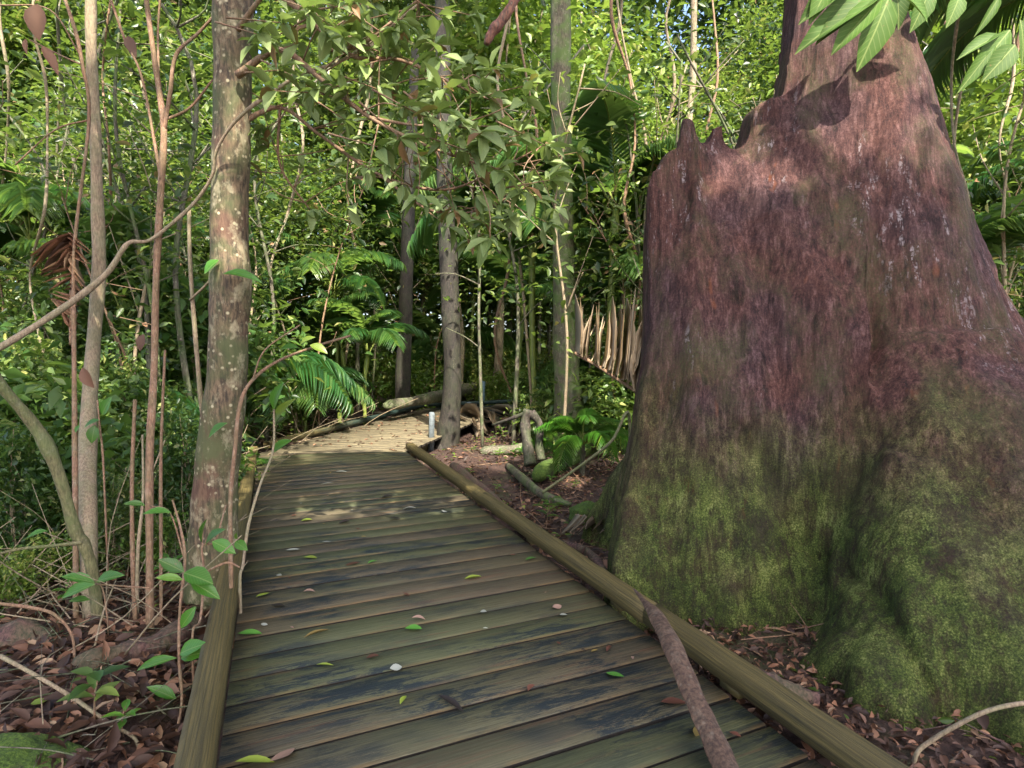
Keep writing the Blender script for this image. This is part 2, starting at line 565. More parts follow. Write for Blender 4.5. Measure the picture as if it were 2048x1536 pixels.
def plank_mat(name, worn=False):
    m, nt, b = mat_new(name); k = NB(nt)
    uv = k.n("ShaderNodeUVMap"); uv.uv_map = "UVMap"
    u = uv.outputs[0]
    t = k.attr("tone")
    ob = k.coords("Object")
    grain = k.ramp(k.noise(k.mapping(u, (2.2, 16, 1)), 1.6, 7, .75, .4), [(.28, 0), (.72, 1)])
    fine = k.ramp(k.noise(k.mapping(u, (6, 26, 1)), 1.5, 4, .7), [(.3, 0), (.7, 1)])
    blot = k.ramp(k.noise(k.mapping(u, (1.5, 1.3, 1)), 1.7, 10, .82, .6), [(.25, 0), (.75, 1)])
    big = k.noise(ob, .8, 3, .5)
    if worn:
        col = k.ramp(grain, [(.1, (.09, .072, .042)), (.5, (.19, .158, .095)), (.9, (.29, .245, .15))])
        col = k.mix(k.ramp(blot, [(.46, 0), (.58, .75)]), col, (.06, .05, .035))
    else:
        brown = k.ramp(grain, [(.1, (.058, .046, .028)), (.5, (.100, .080, .048)), (.9, (.150, .122, .074))])
        olive = k.ramp(grain, [(.1, (.056, .060, .026)), (.5, (.088, .092, .042)), (.9, (.125, .128, .062))])
        col = k.mix(k.ramp(k.math('ADD', k.math('MULTIPLY', t, .5), k.math('MULTIPLY', big, .5)), [(.38, 0), (.58, 1)]), brown, olive)
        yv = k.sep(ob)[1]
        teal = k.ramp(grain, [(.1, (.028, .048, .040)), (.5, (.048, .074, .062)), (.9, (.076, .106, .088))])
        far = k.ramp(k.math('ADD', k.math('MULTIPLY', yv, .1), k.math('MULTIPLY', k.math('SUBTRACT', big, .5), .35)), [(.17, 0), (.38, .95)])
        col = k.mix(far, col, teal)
        # black-blue algae blotches that run along the boards
        spk = k.noise(k.mapping(u, (30, 14, 1)), 1.6, 5, .8)
        bl = k.ramp(k.math('ADD', k.math('MULTIPLY', blot, .62), k.math('ADD', k.math('MULTIPLY', fine, .14), k.math('MULTIPLY', spk, .24))), [(.485, 0), (.525, 1)])
        rd = k.ramp(k.noise(k.mapping(u, (1.2, 3, 1), (5, 3, 1)), 1.5, 6, .75), [(.56, 0), (.66, .5)])
        col = k.mix(rd, col, (.15, .062, .034))
        lim = k.ramp(k.noise(k.mapping(ob, (.8, 1.6, 1), (3, 1, 0)), 1.1, 3), [(.44, 0), (.56, .95)])
        col = k.mix(k.math('MULTIPLY', bl, lim), col, (.013, .021, .025))
        # ochre wear near board edges
        v = k.sep(u)[1]
        fr = k.math('FRACT', v)
        edge = k.ramp(k.math('ABSOLUTE', k.math('SUBTRACT', fr, .5)), [(.40, 0), (.5, 1)])
        col = k.mix(k.math('MULTIPLY', edge, k.math('MULTIPLY', k.ramp(k.noise(k.mapping(ob, (1, 1, 1), (9, 9, 0)), 2.2, 4), [(.45, 0), (.6, 1)]), .6)), col, (.20, .12, .045))
    k.l(col, b.inputs["Base Color"])
    k.l(k.ramp(grain, [(.3, .75), (.7, .5)]), b.inputs["Roughness"])
    b.inputs["Specular IOR Level"].default_value = .35
    bp = k.bump(grain, .35, .004)
    bp = k.bump(fine, .4, .002, bp)
    k.l(bp, b.inputs["Normal"])
    return m


M['plank'] = plank_mat("plank_wood")
M['plank_worn'] = plank_mat("worn_plank_wood", True)


def rail_mat(name="rail_wood", near=(1.3, 4.2)):
    m, nt, b = mat_new(name); k = NB(nt)
    uv = k.n("ShaderNodeUVMap"); uv.uv_map = "UVMap"; u = uv.outputs[0]
    ob = k.coords("Object")
    grain = k.ramp(k.noise(k.mapping(u, (1.2, 14, 1)), 1.6, 7, .75, .3), [(.28, 0), (.72, 1)])
    blot = k.noise(k.mapping(u, (1, 7, 1)), 1.9, 5, .7)
    brown = k.ramp(grain, [(.1, (.030, .024, .010)), (.5, (.095, .072, .022)), (.9, (.20, .145, .045))])
    teal = k.ramp(grain, [(.1, (.006, .016, .014)), (.5, (.018, .040, .034)), (.9, (.042, .070, .056))])
    yv = k.sep(ob)[1]
    f = k.ramp(k.math('ADD', k.math('MULTIPLY', yv, .12), k.math('MULTIPLY', k.math('SUBTRACT', blot, .5), .9)), [(.08, 0), (.32, 1)])
    col = k.mix(f, brown, teal)
    sp_ = k.ramp(k.voro(k.mapping(ob, (1, 1, 1)), 22), [(.05, 1), (.09, 0)])
    sp_ = k.math('MULTIPLY', sp_, k.ramp(k.noise(ob, 6, 2), [(.6, 0), (.65, 1)]))
    col = k.mix(k.math('MULTIPLY', sp_, .6), col, (.4, .42, .4))
    k.l(col, b.inputs["Base Color"])
    b.inputs["Roughness"].default_value = .62
    bp = k.bump(grain, .6, .006); bp = k.bump(blot, .3, .01, bp)
    k.l(bp, b.inputs["Normal"])
    return m


M['rail'] = rail_mat()


def ground_mat():
    m, nt, b = mat_new("forest_floor"); k = NB(nt)
    o = k.coords("Object")
    a = k.noise(o, 9, 6, .7); c = k.noise(o, 38, 5, .7); d = k.noise(o, 1.1, 4, .6)
    col = k.ramp(k.math('ADD', k.math('MULTIPLY', a, .5), k.math('MULTIPLY', c, .5)),
                 [(.35, (.018, .010, .008)), (.5, (.055, .028, .02)), (.62, (.11, .06, .04)), (.72, (.2, .13, .09))])
    mo = k.math('MULTIPLY', k.ramp(d, [(.55, 0), (.68, 1)]), k.ramp(a, [(.4, 0), (.55, .9)]))
    col = k.mix(mo, col, (.05, .085, .018))
    k.l(col, b.inputs["Base Color"])
    b.inputs["Roughness"].default_value = .9
    bp = k.bump(a, .8, .06); bp = k.bump(c, .8, .02, bp)
    k.l(bp, b.inputs["Normal"])
    return m


M['ground'] = ground_mat()


def moss_mat():
    m, nt, b = mat_new("moss"); k = NB(nt); o = k.coords("Object")
    a = k.noise(o, 90, 4, .7); c = k.noise(o, 6, 4)
    col = k.ramp(k.math('ADD', k.math('MULTIPLY', a, .6), k.math('MULTIPLY', c, .4)), [(.32, (.02, .035, .006)), (.5, (.07, .125, .015)), (.66, (.17, .25, .03))])
    col = k.mix(k.ramp(k.noise(o, 4, 4, .6), [(.54, 0), (.62, 1)]), col, (.05, .03, .025))
    k.l(col, b.inputs["Base Color"]); b.inputs["Roughness"].default_value = .95
    bp = k.bump(a, 1, .02); bp = k.bump(c, .5, .05, bp); k.l(bp, b.inputs["Normal"])
    return m


M['moss'] = moss_mat()


def plain(name, colr, rough=.7, var=.4, scale=20):
    m, nt, b = mat_new(name); k = NB(nt); o = k.coords("Object")
    n = k.noise(o, scale, 5, .65)
    c2 = tuple(x * (1 - var) for x in colr)
    k.l(k.mix(k.ramp(n, [(.35, 0), (.65, 1)]), c2, colr), b.inputs["Base Color"])
    b.inputs["Roughness"].default_value = rough
    k.l(k.bump(n, .4, .01), b.inputs["Normal"])
    return m


M['plank_side'] = plain("gap_shade_edge", (.022, .016, .010), .9)  # shade of the gaps between boards, put into the side colour
M['post_white'] = plain("weathered_post", (.16, .19, .20))
M['post_blue'] = plain("blue_grey_post", (.16, .26, .30))
M['fibre'] = bark_mat("sheath_fibre", (.125, .072, .045), (.055, .030, .02), mossamt=.0, spots=.15, vscale=1.3)
M['bark_slab'] = bark_mat("bark_slab_wood", (.14, .07, .055), (.04, .02, .018), mossamt=.3, spots=.15, vscale=1.2)

# ================================================================== GROUND
def axis(n, lim, near):
    t = np.linspace(-1, 1, n)
    k = 4.2
    return np.sinh(k * t) / math.sinh(k) * lim + near


xs = axis(341, 160, 0); ys = axis(341, 160, 4.0)
X, Y = np.meshgrid(xs, ys)
Z = gz(X, Y)
mb = MB()
n = len(xs)
i, j = np.meshgrid(np.arange(n - 1), np.arange(n - 1), indexing='ij')
i = i.ravel(); j = j.ravel()
mb.add(np.stack([X.ravel(), Y.ravel(), Z.ravel()], 1), np.stack([i * n + j, i * n + j + 1, (i + 1) * n + j + 1, (i + 1) * n + j], 1))
tag(mb.build("ground", M['ground'], smooth=True), kind="structure")

# ================================================================== BOARDWALK
def clip(poly, conv):
    """Sutherland-Hodgman: poly clipped by convex ccw polygon"""
    out = list(poly)
    m_ = len(conv)
    for a in range(m_):
        p, q = conv[a], conv[(a + 1) % m_]
        e = q - p
        ins = lambda v: e[0] * (v[1] - p[1]) - e[1] * (v[0] - p[0]) >= -1e-9
        src, out = out, []
        for b_ in range(len(src)):
            s_, t_ = src[b_ - 1], src[b_]
            if ins(t_):
                if not ins(s_): out.append(isect(s_, t_ - s_, p, e))
                out.append(t_)
            elif ins(s_):
                out.append(isect(s_, t_ - s_, p, e))
        if not out: return []
    return out


bw = empty("boardwalk", (float(Rc[0]), float(Rc[1]), 0), 0,
           "weathered green-stained timber boardwalk that bends to the right past the giant tree", "boardwalk")
OFF = np.array([Rc[0], Rc[1], 0])


def decking(poly, D, N, mat, pitch, seed, skew=0.0, wood=.0):
    g = random.Random(seed)
    c = poly.mean(0)
    # boards run across the walk (with a small skew as laid)
    bd = N * math.cos(skew) + D * math.sin(skew)       # along the board
    bn = D * math.cos(skew) - N * math.sin(skew)       # across the boards
    ar = 0.5 * sum(poly[a][0] * poly[(a + 1) % 4][1] - poly[(a + 1) % 4][0] * poly[a][1] for a in range(4))
    conv = poly if ar > 0 else poly[::-1]
    s0 = min(np.dot(p - c, bn) for p in poly); s1 = max(np.dot(p - c, bn) for p in poly)
    mb = MB()
    s = s0
    idx = 0
    while s < s1:
        w_ = pitch - .014
        e = [g.uniform(-.012, .012) for _ in range(2)]
        rect = [c + bn * s + bd * -3, c + bn * s + bd * 3, c + bn * (s + w_) + bd * 3, c + bn * (s + w_) + bd * -3]
        pg = clip(rect, conv)
        if len(pg) >= 3:
            pg = np.array(pg)
            keep = [q for q in range(len(pg)) if np.linalg.norm(pg[q] - pg[q - 1]) > 1e-4]
            pg = pg[keep]
            if len(pg) >= 3:
                cc = pg.mean(0)
                zt = g.uniform(-.003, .003)
                ins = cc + (pg - cc) * np.minimum(1, 1 - .006 / (np.linalg.norm(pg - cc, axis=1, keepdims=True)))
                # inset across the board only, to ease the arris
                dv = (pg - cc) @ bn
                ins = pg - np.outer(np.sign(dv) * .005, bn)
                tlt = g.uniform(-.004, .004)
                def lay(q, z):
                    return np.column_stack([q, np.full(len(q), z) + ((q - cc) @ bd) * tlt * .3]) - OFF
                top = lay(ins, zt); mid = lay(pg, zt - .005); bot = lay(pg, zt - .034)
                m_ = len(pg)
                V = np.concatenate([top, mid, bot])
                def uvof(q):
                    return np.stack([(q - c) @ bd + idx * 7.31, ((q - c) @ bn - s) / w_ + idx], 1)
                UV = np.concatenate([uvof(ins) * [1, 1], uvof(pg), uvof(pg) + [0, .3]])
                Fs = [np.array([list(range(m_))])]
                a_ = np.arange(m_); b_ = (a_ + 1) % m_
                Fs.append(np.stack([a_ + m_, b_ + m_, b_, a_], 1))
                Fs.append(np.stack([a_ + 2 * m_, b_ + 2 * m_, b_ + m_, a_ + m_], 1))
                tone = g.random()
                UV = np.stack([UV[:, 0], np.clip(UV[:, 1], idx + .001, idx + .999)], 1)
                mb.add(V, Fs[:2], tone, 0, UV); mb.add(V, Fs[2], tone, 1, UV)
        s += pitch; idx += 1
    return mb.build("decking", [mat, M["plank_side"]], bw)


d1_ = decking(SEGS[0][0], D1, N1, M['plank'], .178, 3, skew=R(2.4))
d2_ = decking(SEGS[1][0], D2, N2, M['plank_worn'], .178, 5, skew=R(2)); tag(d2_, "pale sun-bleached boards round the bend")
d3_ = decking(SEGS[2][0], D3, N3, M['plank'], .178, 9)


def rail(a, b, z0=.035, h=.075, w_=.108, seed=0, side=1):
    """kerb rail from a to b (2-D points on the inner edge); side=+1 lies to the right"""
    g = np.random.default_rng(seed)
    d = b - a; L = np.linalg.norm(d); d = d / L; n_ = np.array([d[1], -d[0]]) * side
    c = .016
    prof = np.array([[0, 0], [0, h - c], [c, h], [w_ - c, h], [w_, h - c], [w_, 0]])
    ns = max(2, int(L / .12))
    m_ = len(prof)
    V = []; UV = []
    for q in range(ns + 1):
        t = q / ns * L
        wob = g.normal(0, .0012, (m_, 2))
        for r_, (u_, v_) in enumerate(prof):
            pt = a + d * t + n_ * (u_ + wob[r_, 0])
            V.append([pt[0], pt[1], z0 + v_ + wob[r_, 1]])
            UV.append([t + seed * 3.7, (u_ + v_) * 5])
    V = np.array(V) - OFF
    i, j = np.meshgrid(np.arange(ns), np.arange(m_), indexing='ij'); i = i.ravel(); j = j.ravel(); k_ = (j + 1) % m_
    F = np.stack([i * m_ + j, (i + 1) * m_ + j, (i + 1) * m_ + k_, i * m_ + k_], 1)
    if side < 0: F = F[:, ::-1]
    caps = np.array([list(range(m_)), [ns * m_ + q for q in range(m_)][::-1]])
    mb = MB(); mb.add(V, [F, caps], .5, 0, np.array(UV))
    o = mb.build("kerb_rail", M['rail'], bw)
    # spacer blocks under it
    t = .25
    while t < L:
        cpt = a + d * t + n_ * w_ / 2
        e1 = d * .05; e2 = n_ * (w_ / 2 - .012)
        cs = [cpt - e1 - e2, cpt + e1 - e2, cpt + e1 + e2, cpt - e1 + e2]
        V = [[q[0], q[1], z] for z in (.002, z0 + .004) for q in cs]
        mbb = MB()
        mbb.add(np.array(V) - OFF, np.array([[3, 2, 1, 0], [4, 5, 6, 7], [0, 1, 5, 4], [1, 2, 6, 5], [2, 3, 7, 6], [3, 0, 4, 7]]))
        mbb.build("spacer_block", M['rail'], o)
        t += 1.1
    return o


jR = G(1250, 1268)[:2]
tj = np.dot(jR - R_start, D1)
inn = -.0
rail(R_start, R_start + D1 * tj, seed=1)
rail(R_start + D1 * (tj + .006), Rc + D1 * .02, seed=2, z0=.03)
rail(L_start, L_start + D1 * (tj + 1.6), seed=3, side=-1)
rail(L_start + D1 * (tj + 1.61), Lc - D1 * .1, seed=4, side=-1)
rail(Lc + D2 * .25, Lc2, seed=5, side=-1, w_=.1)
rail(Lc2 + D3 * .1, L_end, seed=7, side=-1, w_=.1)
# bearers below
for poly, D, N in SEGS:
    for k_ in (.12, .5, .88):
        a = poly[0] * (1 - k_) + poly[3] * k_; b = poly[1] * (1 - k_) + poly[2] * k_
        mb = MB(); n_ = N * .05
        V = [[*(q), z] for z in (-.19, -.037) for q in (a - n_, b - n_, b + n_, a + n_)]
        mb.add(np.array(V) - OFF, np.array([[3, 2, 1, 0], [4, 5, 6, 7], [0, 1, 5, 4], [1, 2, 6, 5], [2, 3, 7, 6], [3, 0, 4, 7]]))
        mb.build("bearer", M['rail'], bw)


def post(px, py, Yd, hgt, wd, mat, label):
    p = P(px, py, Yd)
    x, y = p[0], p[1]; z0 = gzf(x, y) - .05; z1 = p[2]
    mb = MB()
    c = wd / 2; b_ = c * .75
    V = []
    for z, s_ in ((z0, c), (z1 - .02, c), (z1, b_)):
        V += [[-s_, -s_, z - z0], [s_, -s_, z - z0], [s_, s_, z - z0], [-s_, s_, z - z0]]
    F = [[0, 3, 2, 1], [8, 9, 10, 11]]
    for q in (0, 4):
        for r_ in range(4): F.append([q + r_, q + (r_ + 1) % 4, q + 4 + (r_ + 1) % 4, q + 4 + r_])
    mb.add(V, np.array(F))
    o = mb.build("marker_post", mat, loc=(x, y, z0)); o.rotation_euler = (R(2), R(1.5), .3)
    return tag(o, label, "post")


post(861, 824, 8.9, .3, .075, M['post_white'], "short whitish post at the inner bend beside the grey trunk")
post(937, 804, 12.2, .3, .09, M['post_white'], "slim grey post beyond the palm leaf, past the bend")
post(962, 762, 14.2, .4, .12, M['post_blue'], "blue-grey post at the far end of the visible boardwalk")

# ================================================================== GIANT TREE
def loft(sections, n=40):
    """sections: (z, cx, cy, rleft, rright, rfront, rback)"""
    s = smoothpath(sections, 4)
    th = np.arange(n) * 2 * PI / n
    V = []
    for z, cx, cy, rl, rr, rf, rb in s:
        c_, s_ = np.cos(th), np.sin(th)
        c_ = np.sign(c_) * abs(c_) ** .82; s_ = np.sign(s_) * abs(s_) ** .82
        x = cx + np.where(c_ > 0, rr, rl) * c_
        y = cy + np.where(s_ > 0, rb, rf) * s_
        V.append(np.stack([x, y, np.full(n, z)], 1))
    m_ = len(s)
    V = np.concatenate(V)
    i, j = np.meshgrid(np.arange(m_ - 1), np.arange(n), indexing='ij'); i = i.ravel(); j = j.ravel(); k_ = (j + 1) % n
    F = np.stack([i * n + j, i * n + k_, (i + 1) * n + k_, (i + 1) * n + j], 1)
    caps = np.array([list(range(n))[::-1], [(m_ - 1) * n + q for q in range(n)]])
    return V, [F, caps]


def xat(px, Yd): return (px - 1024) / FPX * Yd


gm = MB()
TY = 4.2
edges = []   # z, left x, right x
for (py, pl, pr) in ((-420, 1592, 1715), (-180, 1586, 1730), (0, 1584, 1750), (150, 1578, 1788), (300, 1575, 1826), (450, 1560, 1872), (600, 1540, 1930), (700, 1520, 1990), (850, 1480, 2090), (1000, 1440, 2260), (1120, 1420, 2340)):
    p = P(pl, py, TY); q = P(pr, py, TY)
    edges.append((p[2], p[0], q[0]))
sec = []
for z, xl, xr in edges:
    cx = 2.28 if z > 1 else 2.28 + (1 - z) * .1
    f = .36 + .25 * max(0, 3.6 - z)
    sec.append((z, cx, TY, max(cx - xl, .2), max(xr - cx, .2), f, .42 + .2 * max(0, 3 - z)))
sec = sec[::-1]
sec = [(-.45, 2.4, TY, 1.25, 2.3, 1.45, 1.3)] + sec
sec += [(8.5, 2.25, 4.3, .3, .3, .3, .3), (13.2, 2.2, 4.4, .2, .2, .2, .2)]
V, F = loft(sec); gm.add(V, F)
# broken plank buttress to the left
fin = [(1700, -120, 3.90), (1604, -110, 3.95), (1590, 0, 3.95), (1582, 70, 3.94), (1573, 130, 3.93), (1562, 188, 3.90), (1548, 192, 3.89), (1530, 200, 3.92), (1505, 216, 3.90), (1496, 268, 3.90), (1478, 290, 3.88), (1458, 278, 3.86), (1450, 244, 3.86), (1424, 246, 3.85), (1412, 286, 3.84), (1392, 262, 3.83), (1384, 236, 3.83), (1366, 240, 3.82), (1358, 284, 3.81), (1330, 312, 3.80), (1308, 342, 3.78),
       (1299, 372, 3.76), (1297, 500, 3.72), (1300, 650, 3.68), (1297, 740, 3.62), (1286, 800, 3.56), (1280, 880, 3.50), (1262, 960, 3.44), (1246, 1040, 3.34), (1228, 1140, 3.22), (1215, 1260, 3.08), (1400, 1340, 3.0), (1680, 1350, 2.92), (1740, 1000, 2.98), (1750, 700, 3.2), (1745, 400, 3.5), (1735, 200, 3.68), (1725, 0, 3.82)]
m_ = len(fin)
def fback(py): return .30 + .25 * max(0, (py - 300) / 900)
Vf = np.array([P(*q) for q in fin]); Vb = Vf + np.array([[.06, fback(q[1]), 0] for q in fin])
a_ = np.arange(m_); b_ = (a_ + 1) % m_
import bmesh
bmx = bmesh.new()
vf = [bmx.verts.new(v) for v in Vf]; vb = [bmx.verts.new(v) for v in Vb]
f1 = bmx.faces.new(vf[::-1]); f2 = bmx.faces.new(vb)
for q in range(m_): bmx.faces.new((vf[q], vf[(q + 1) % m_], vb[(q + 1) % m_], vb[q]))
bmesh.ops.triangulate(bmx, faces=[f1, f2])
bmesh.ops.recalc_face_normals(bmx, faces=bmx.faces)
bmx.verts.ensure_lookup_table(); bmx.verts.index_update()
gm.add([v.co[:] for v in bmx.verts], np.array([[v.index for v in f.verts] for f in bmx.faces if len(f.verts) == 3]))
gm.n -= 0
quads = np.array([[v.index for v in f.verts] for f in bmx.faces if len(f.verts) == 4])
gm.F.append(quads + gm.n - len(bmx.verts)); gm.val.append(np.full(len(quads), .5, np.float32)); gm.mi.append(np.zeros(len(quads), np.int32))
bmx.free()
# dark buttress behind, seen past the left edge
V, F = loft([(-.45, 1.0, 4.5, .55, .8, .35, .4), (.3, 1.15, 4.5, .42, .8, .28, .35), (.75, 1.35, 4.5, .3, .8, .25, .3), (1.1, 1.6, 4.5, .25, .6, .2, .3), (1.5, 1.9, 4.4, .2, .3, .2, .2)], 24)
gm.add(V, F)
# root flare towards the camera on the right
V, F = loft([(-.45, 2.55, 3.2, 1.1, 1.9, 1.28, .9), (-.1, 2.55, 3.2, .98, 1.7, 1.12, .9), (.25, 2.55, 3.2, .88, 1.45, .90, .9), (.6, 2.5, 3.25, .74, 1.15, .66, .8), (1.0, 2.45, 3.4, .6, .8, .52, .6), (1.4, 2.4, 3.6, .4, .45, .40, .4)], 40)
gm.add(V, F)
V, F = loft([(-.45, 2.05, 2.72, .78, .9, .74, .5), (-.12, 2.05, 2.72, .66, .8, .62, .5), (.12, 2.08, 2.76, .54, .75, .48, .5), (.4, 2.1, 2.85, .42, .7, .36, .5), (.8, 2.15, 3.0, .3, .5, .2, .5)], 28)
gm.add(V, F)
gme = gm.mesh("giant_trunk_build", M['giant'])
go = bpy.data.objects.new("giant_trunk_build", gme); sc.collection.objects.link(go)
rm = go.modifiers.new("r", 'REMESH'); rm.mode = 'VOXEL'; rm.voxel_size = .022; rm.use_smooth_shade = True
sm = go.modifiers.new("s", 'SMOOTH'); sm.factor = .6; sm.iterations = 2
dg = bpy.context.evaluated_depsgraph_get()
me = bpy.data.meshes.new_from_object(go.evaluated_get(dg))
bpy.data.objects.remove(go)
nv = len(me.vertices)
co = np.empty(nv * 3, np.float32); me.vertices.foreach_get("co", co); co = co.reshape(-1, 3)
no = np.empty(nv * 3, np.float32); me.vertices.foreach_get("normal", no); no = no.reshape(-1, 3)
dsp = np.empty(nv)
for q in range(nv):
    x, y, z = map(float, co[q])
    s = max(0.0, min(1.0, (z + .3)))
    a = mn.noise(Vector((x * 2.2, y * 2.2, z * .42))) * .045
    b = mn.noise(Vector((x * 7 + 5, y * 7, z * .9))) * .028
    c = mn.noise(Vector((x * 19, y * 19, z * 2.4 + 9))) * .010
    d = mn.noise(Vector((x * 24, y * 24, z * 24))) * .004
    dsp[q] = a + b + c + d
# dark slanting wound and a vertical crack on the front
def groove(pa, pb, Yd, wid_, dep):
    A = P(*pa, Yd); B = P(*pb, Yd)
    ax = co[:, [0, 2]].astype(float)
    d_ = (B - A)[[0, 2]]; L_ = np.linalg.norm(d_); d_ = d_ / L_
    r_ = ax - A[[0, 2]]
    t_ = np.clip(r_ @ d_, 0, L_)
    dist = np.linalg.norm(r_ - np.outer(t_, d_), axis=1)
    fr = no[:, 1] < .2
    dsp[:] -= np.where(fr, dep * np.exp(-(dist / wid_) ** 2), 0)
groove((1500, 880), (1580, 1060), 3.3, .09, .07)
groove((1752, 1190), (1765, 1400), 2.6, .03, .05)
groove((1560, 240), (1600, 560), 3.85, .06, .03)
# ragged root toes where the foot meets the ground
for q in range(nv):
    if co[q][2] < .35:
        x, y, z = map(float, co[q]); f_ = min(1, (.35 - z) / .4)
        dsp[q] += f_ * (.10 * mn.noise(Vector((x * 3.1 + 7, y * 3.1, 0))) + .05 * mn.noise(Vector((x * 8, y * 8, z * 3))))
co2 = co + no * dsp[:, None]
me.vertices.foreach_set("co", co2.astype(np.float32).ravel()); me.update()
me.name = "trunk"
if not me.materials: me.materials.append(M['giant'])
gt = empty("giant_tree", (2.28, 4.2, -.1), 0, "huge reddish-brown tree trunk with a broken plank buttress and mossy flared foot", "tree")
me.transform(__import__('mathutils').Matrix.Translation((-2.28, -4.2, .1)))
tr = link("trunk", me, gt)
# object coordinates of the material are offset: shift the texture by baking world-like coords is not needed

# ================================================================== LEAF CROWNS
def crown(seed, rx, rz, nclump, per, L, tmpl=LEAF2, zc=0, clump=.35, flat=.55):
    g = np.random.default_rng(seed)
    c = norm(g.normal(size=(nclump, 3))) * (g.random((nclump, 1)) ** .45)
    lobe = 1 + .35 * np.sin(np.arctan2(c[:, 1], c[:, 0]) * 3 + seed) + .15 * g.normal(size=nclump)
    c = c * np.stack([rx * lobe, rx * lobe, rz * (1 + 0 * lobe)], 1)
    sz = clump * (.6 + .8 * g.random(nclump))
    Pn = np.repeat(c, per, 0) + g.normal(size=(nclump * per, 3)) * np.repeat(sz, per)[:, None] * [1, 1, .55]
    n_ = len(Pn)
    X = randdir(n_, g, flat); X[:, 2] -= .25
    N = g.normal(size=(n_, 3)) * .55 + [0, 0, 1]
    l = L * (.6 + .8 * g.random(n_))
    tone = np.clip(np.repeat(.05 + .75 * g.random(nclump), per) + g.normal(0, .17, n_), 0, 1)
    tone[g.random(n_) < .04] = 1.0
    mb = MB()
    Pn[:, 2] += zc
    scatter(mb, tmpl, Pn, X, N, l, l * g.uniform(.35, .55, n_), tone)
    return mb, c + [0, 0, zc]


def limbs(mb, base_pts, base_r, ends, g, r0=.02):
    """limbs from the upper part of the trunk to clump centres"""
    for e in ends:
        k_ = g.integers(int(len(base_pts) * .45), len(base_pts) - 1)
        a = base_pts[k_]
        mid = (a + e) / 2 + [0, 0, -.12 * np.linalg.norm(e - a)] + g.normal(0, .08, 3)
        pp = smoothpath([a, mid, e], 4)
        tube(mb, pp, np.linspace(min(base_r[k_] * .6, r0 * 1.6), r0 * .3, len(pp)), 5, mat=0)


def tree_proto(seed, H, r, crx, crz, zc, nclump, per, L, bark, leaf, bend=.25, name="slender_tree"):
    g = np.random.default_rng(seed)
    pts = [[0, 0, -.15]]
    d = g.normal(0, 1, 2)
    for q in range(1, 6):
        t = q / 5
        pts.append([d[0] * bend * t * t + g.normal(0, .05 * H / 8), d[1] * bend * t * t + g.normal(0, .05 * H / 8), H * t])
    pp = smoothpath(pts, 5)
    rr = r * (1 - .6 * np.linspace(0, 1, len(pp)))
    rr[:3] *= [1.5, 1.25, 1.1]
    mbl, cl = crown(seed + 100, crx, crz, nclump, per, L, zc=zc)
    mbt = MB()
    tube(mbt, pp, rr, 9, bump=.09, seed=seed)
    limbs(mbt, pp, rr, cl[g.permutation(len(cl))[:14]], g, r0=r * .35)
    root = empty(name)
    a = mbt.build("trunk", bark, root, smooth=True)
    b = mbl.build("crown", leaf, root)
    reg(root, a, b)
    return root


protos = [
    tree_proto(1, 9, .09, 1.7, 3.0, 6.2, 120, 85, .15, M['bark_grey'], M['leaf_mid']),
    tree_proto(2, 8, .07, 1.5, 2.6, 5.4, 95, 60, .20, M['bark_pale'], M['leaf_bright']),
    tree_proto(3, 10, .12, 2.1, 3.2, 7.0, 130, 60, .25, M['bark_mossy'], M['leaf_dark']),
    tree_proto(4, 6, .045, 1.2, 2.0, 3.8, 85, 75, .13, M['bark_grey'], M['leaf_mid'], bend=.5),
    tree_proto(5, 7, .06, 1.3, 2.6, 4.4, 85, 70, .18, M['bark_dark'], M['leaf_dark'], bend=.4),
]
PROTO_LABEL = [
    "slim grey-barked forest tree with mid-green crown standing in the dense background",
    "slim pale-barked forest tree with bright yellow-green crown in the dense background",
    "mossy-barked forest tree with dark green crown in the dense background",
    "thin pale sapling with loose green leaves among the background trees",
    "thin dark sapling with dark leaves among the background trees",
]
used = [False] * len(protos)


def place(k_, x, y, s=1.0, rz=None, label=None, group="trees of the background forest", cat="tree", sz=None):
    global used
    if not used[k_]: o = protos[k_]; used[k_] = True
    else: o = copy_tree(protos[k_])
    o.location = (x, y, gzf(x, y))
    o.rotation_euler = (0, 0, rnd.uniform(0, 6.28) if rz is None else rz)
    o.scale = (s, s, s if sz is None else sz)
    tag(o, label or PROTO_LABEL[k_], cat, group)
    return o


def clearpath(x, y, d=.5):
    return float(path_dist(np.array([x]), np.array([y]))[0]) > d


placed = []
def free(x, y, dmin):
    return all((x - a) ** 2 + (y - b) ** 2 > dmin * dmin for a, b in placed)


def sunlane(x, y, ztop):
    """keep tree crowns out of the shaft of light that reaches the bend of the walk"""
    for z in (1.5, 4, 7, 9):
        if z > ztop: break
        t = z / SUN.z
        cx, cy = -1.7 + SUN.x * t, 9.0 + SUN.y * t
        if math.hypot(x - cx, y - cy) < 2.6: return False
    return True


cnt = 0; tries = 0
while cnt < 88 and tries < 6000:
    tries += 1
    y = 9 + 22 * (rnd.random() ** 1.1)
    half = y * .98 + 2
    x = rnd.uniform(-half, half)
    if not clearpath(x, y, 1.0) or not free(x, y, 1.35): continue
    if not sunlane(x, y, 9): continue
    if math.hypot(x - 2.3, y - 4.2) < 3: continue
    placed.append((x, y))
    if y < 13: k_ = rnd.choice([3, 3, 4]); s = rnd.uniform(.65, .95)
    else: k_ = rnd.choice([0, 1, 2, 1, 0, 1, 4]); s = rnd.uniform(1.1, 1.75)
    place(k_, x, y, s)
    cnt += 1

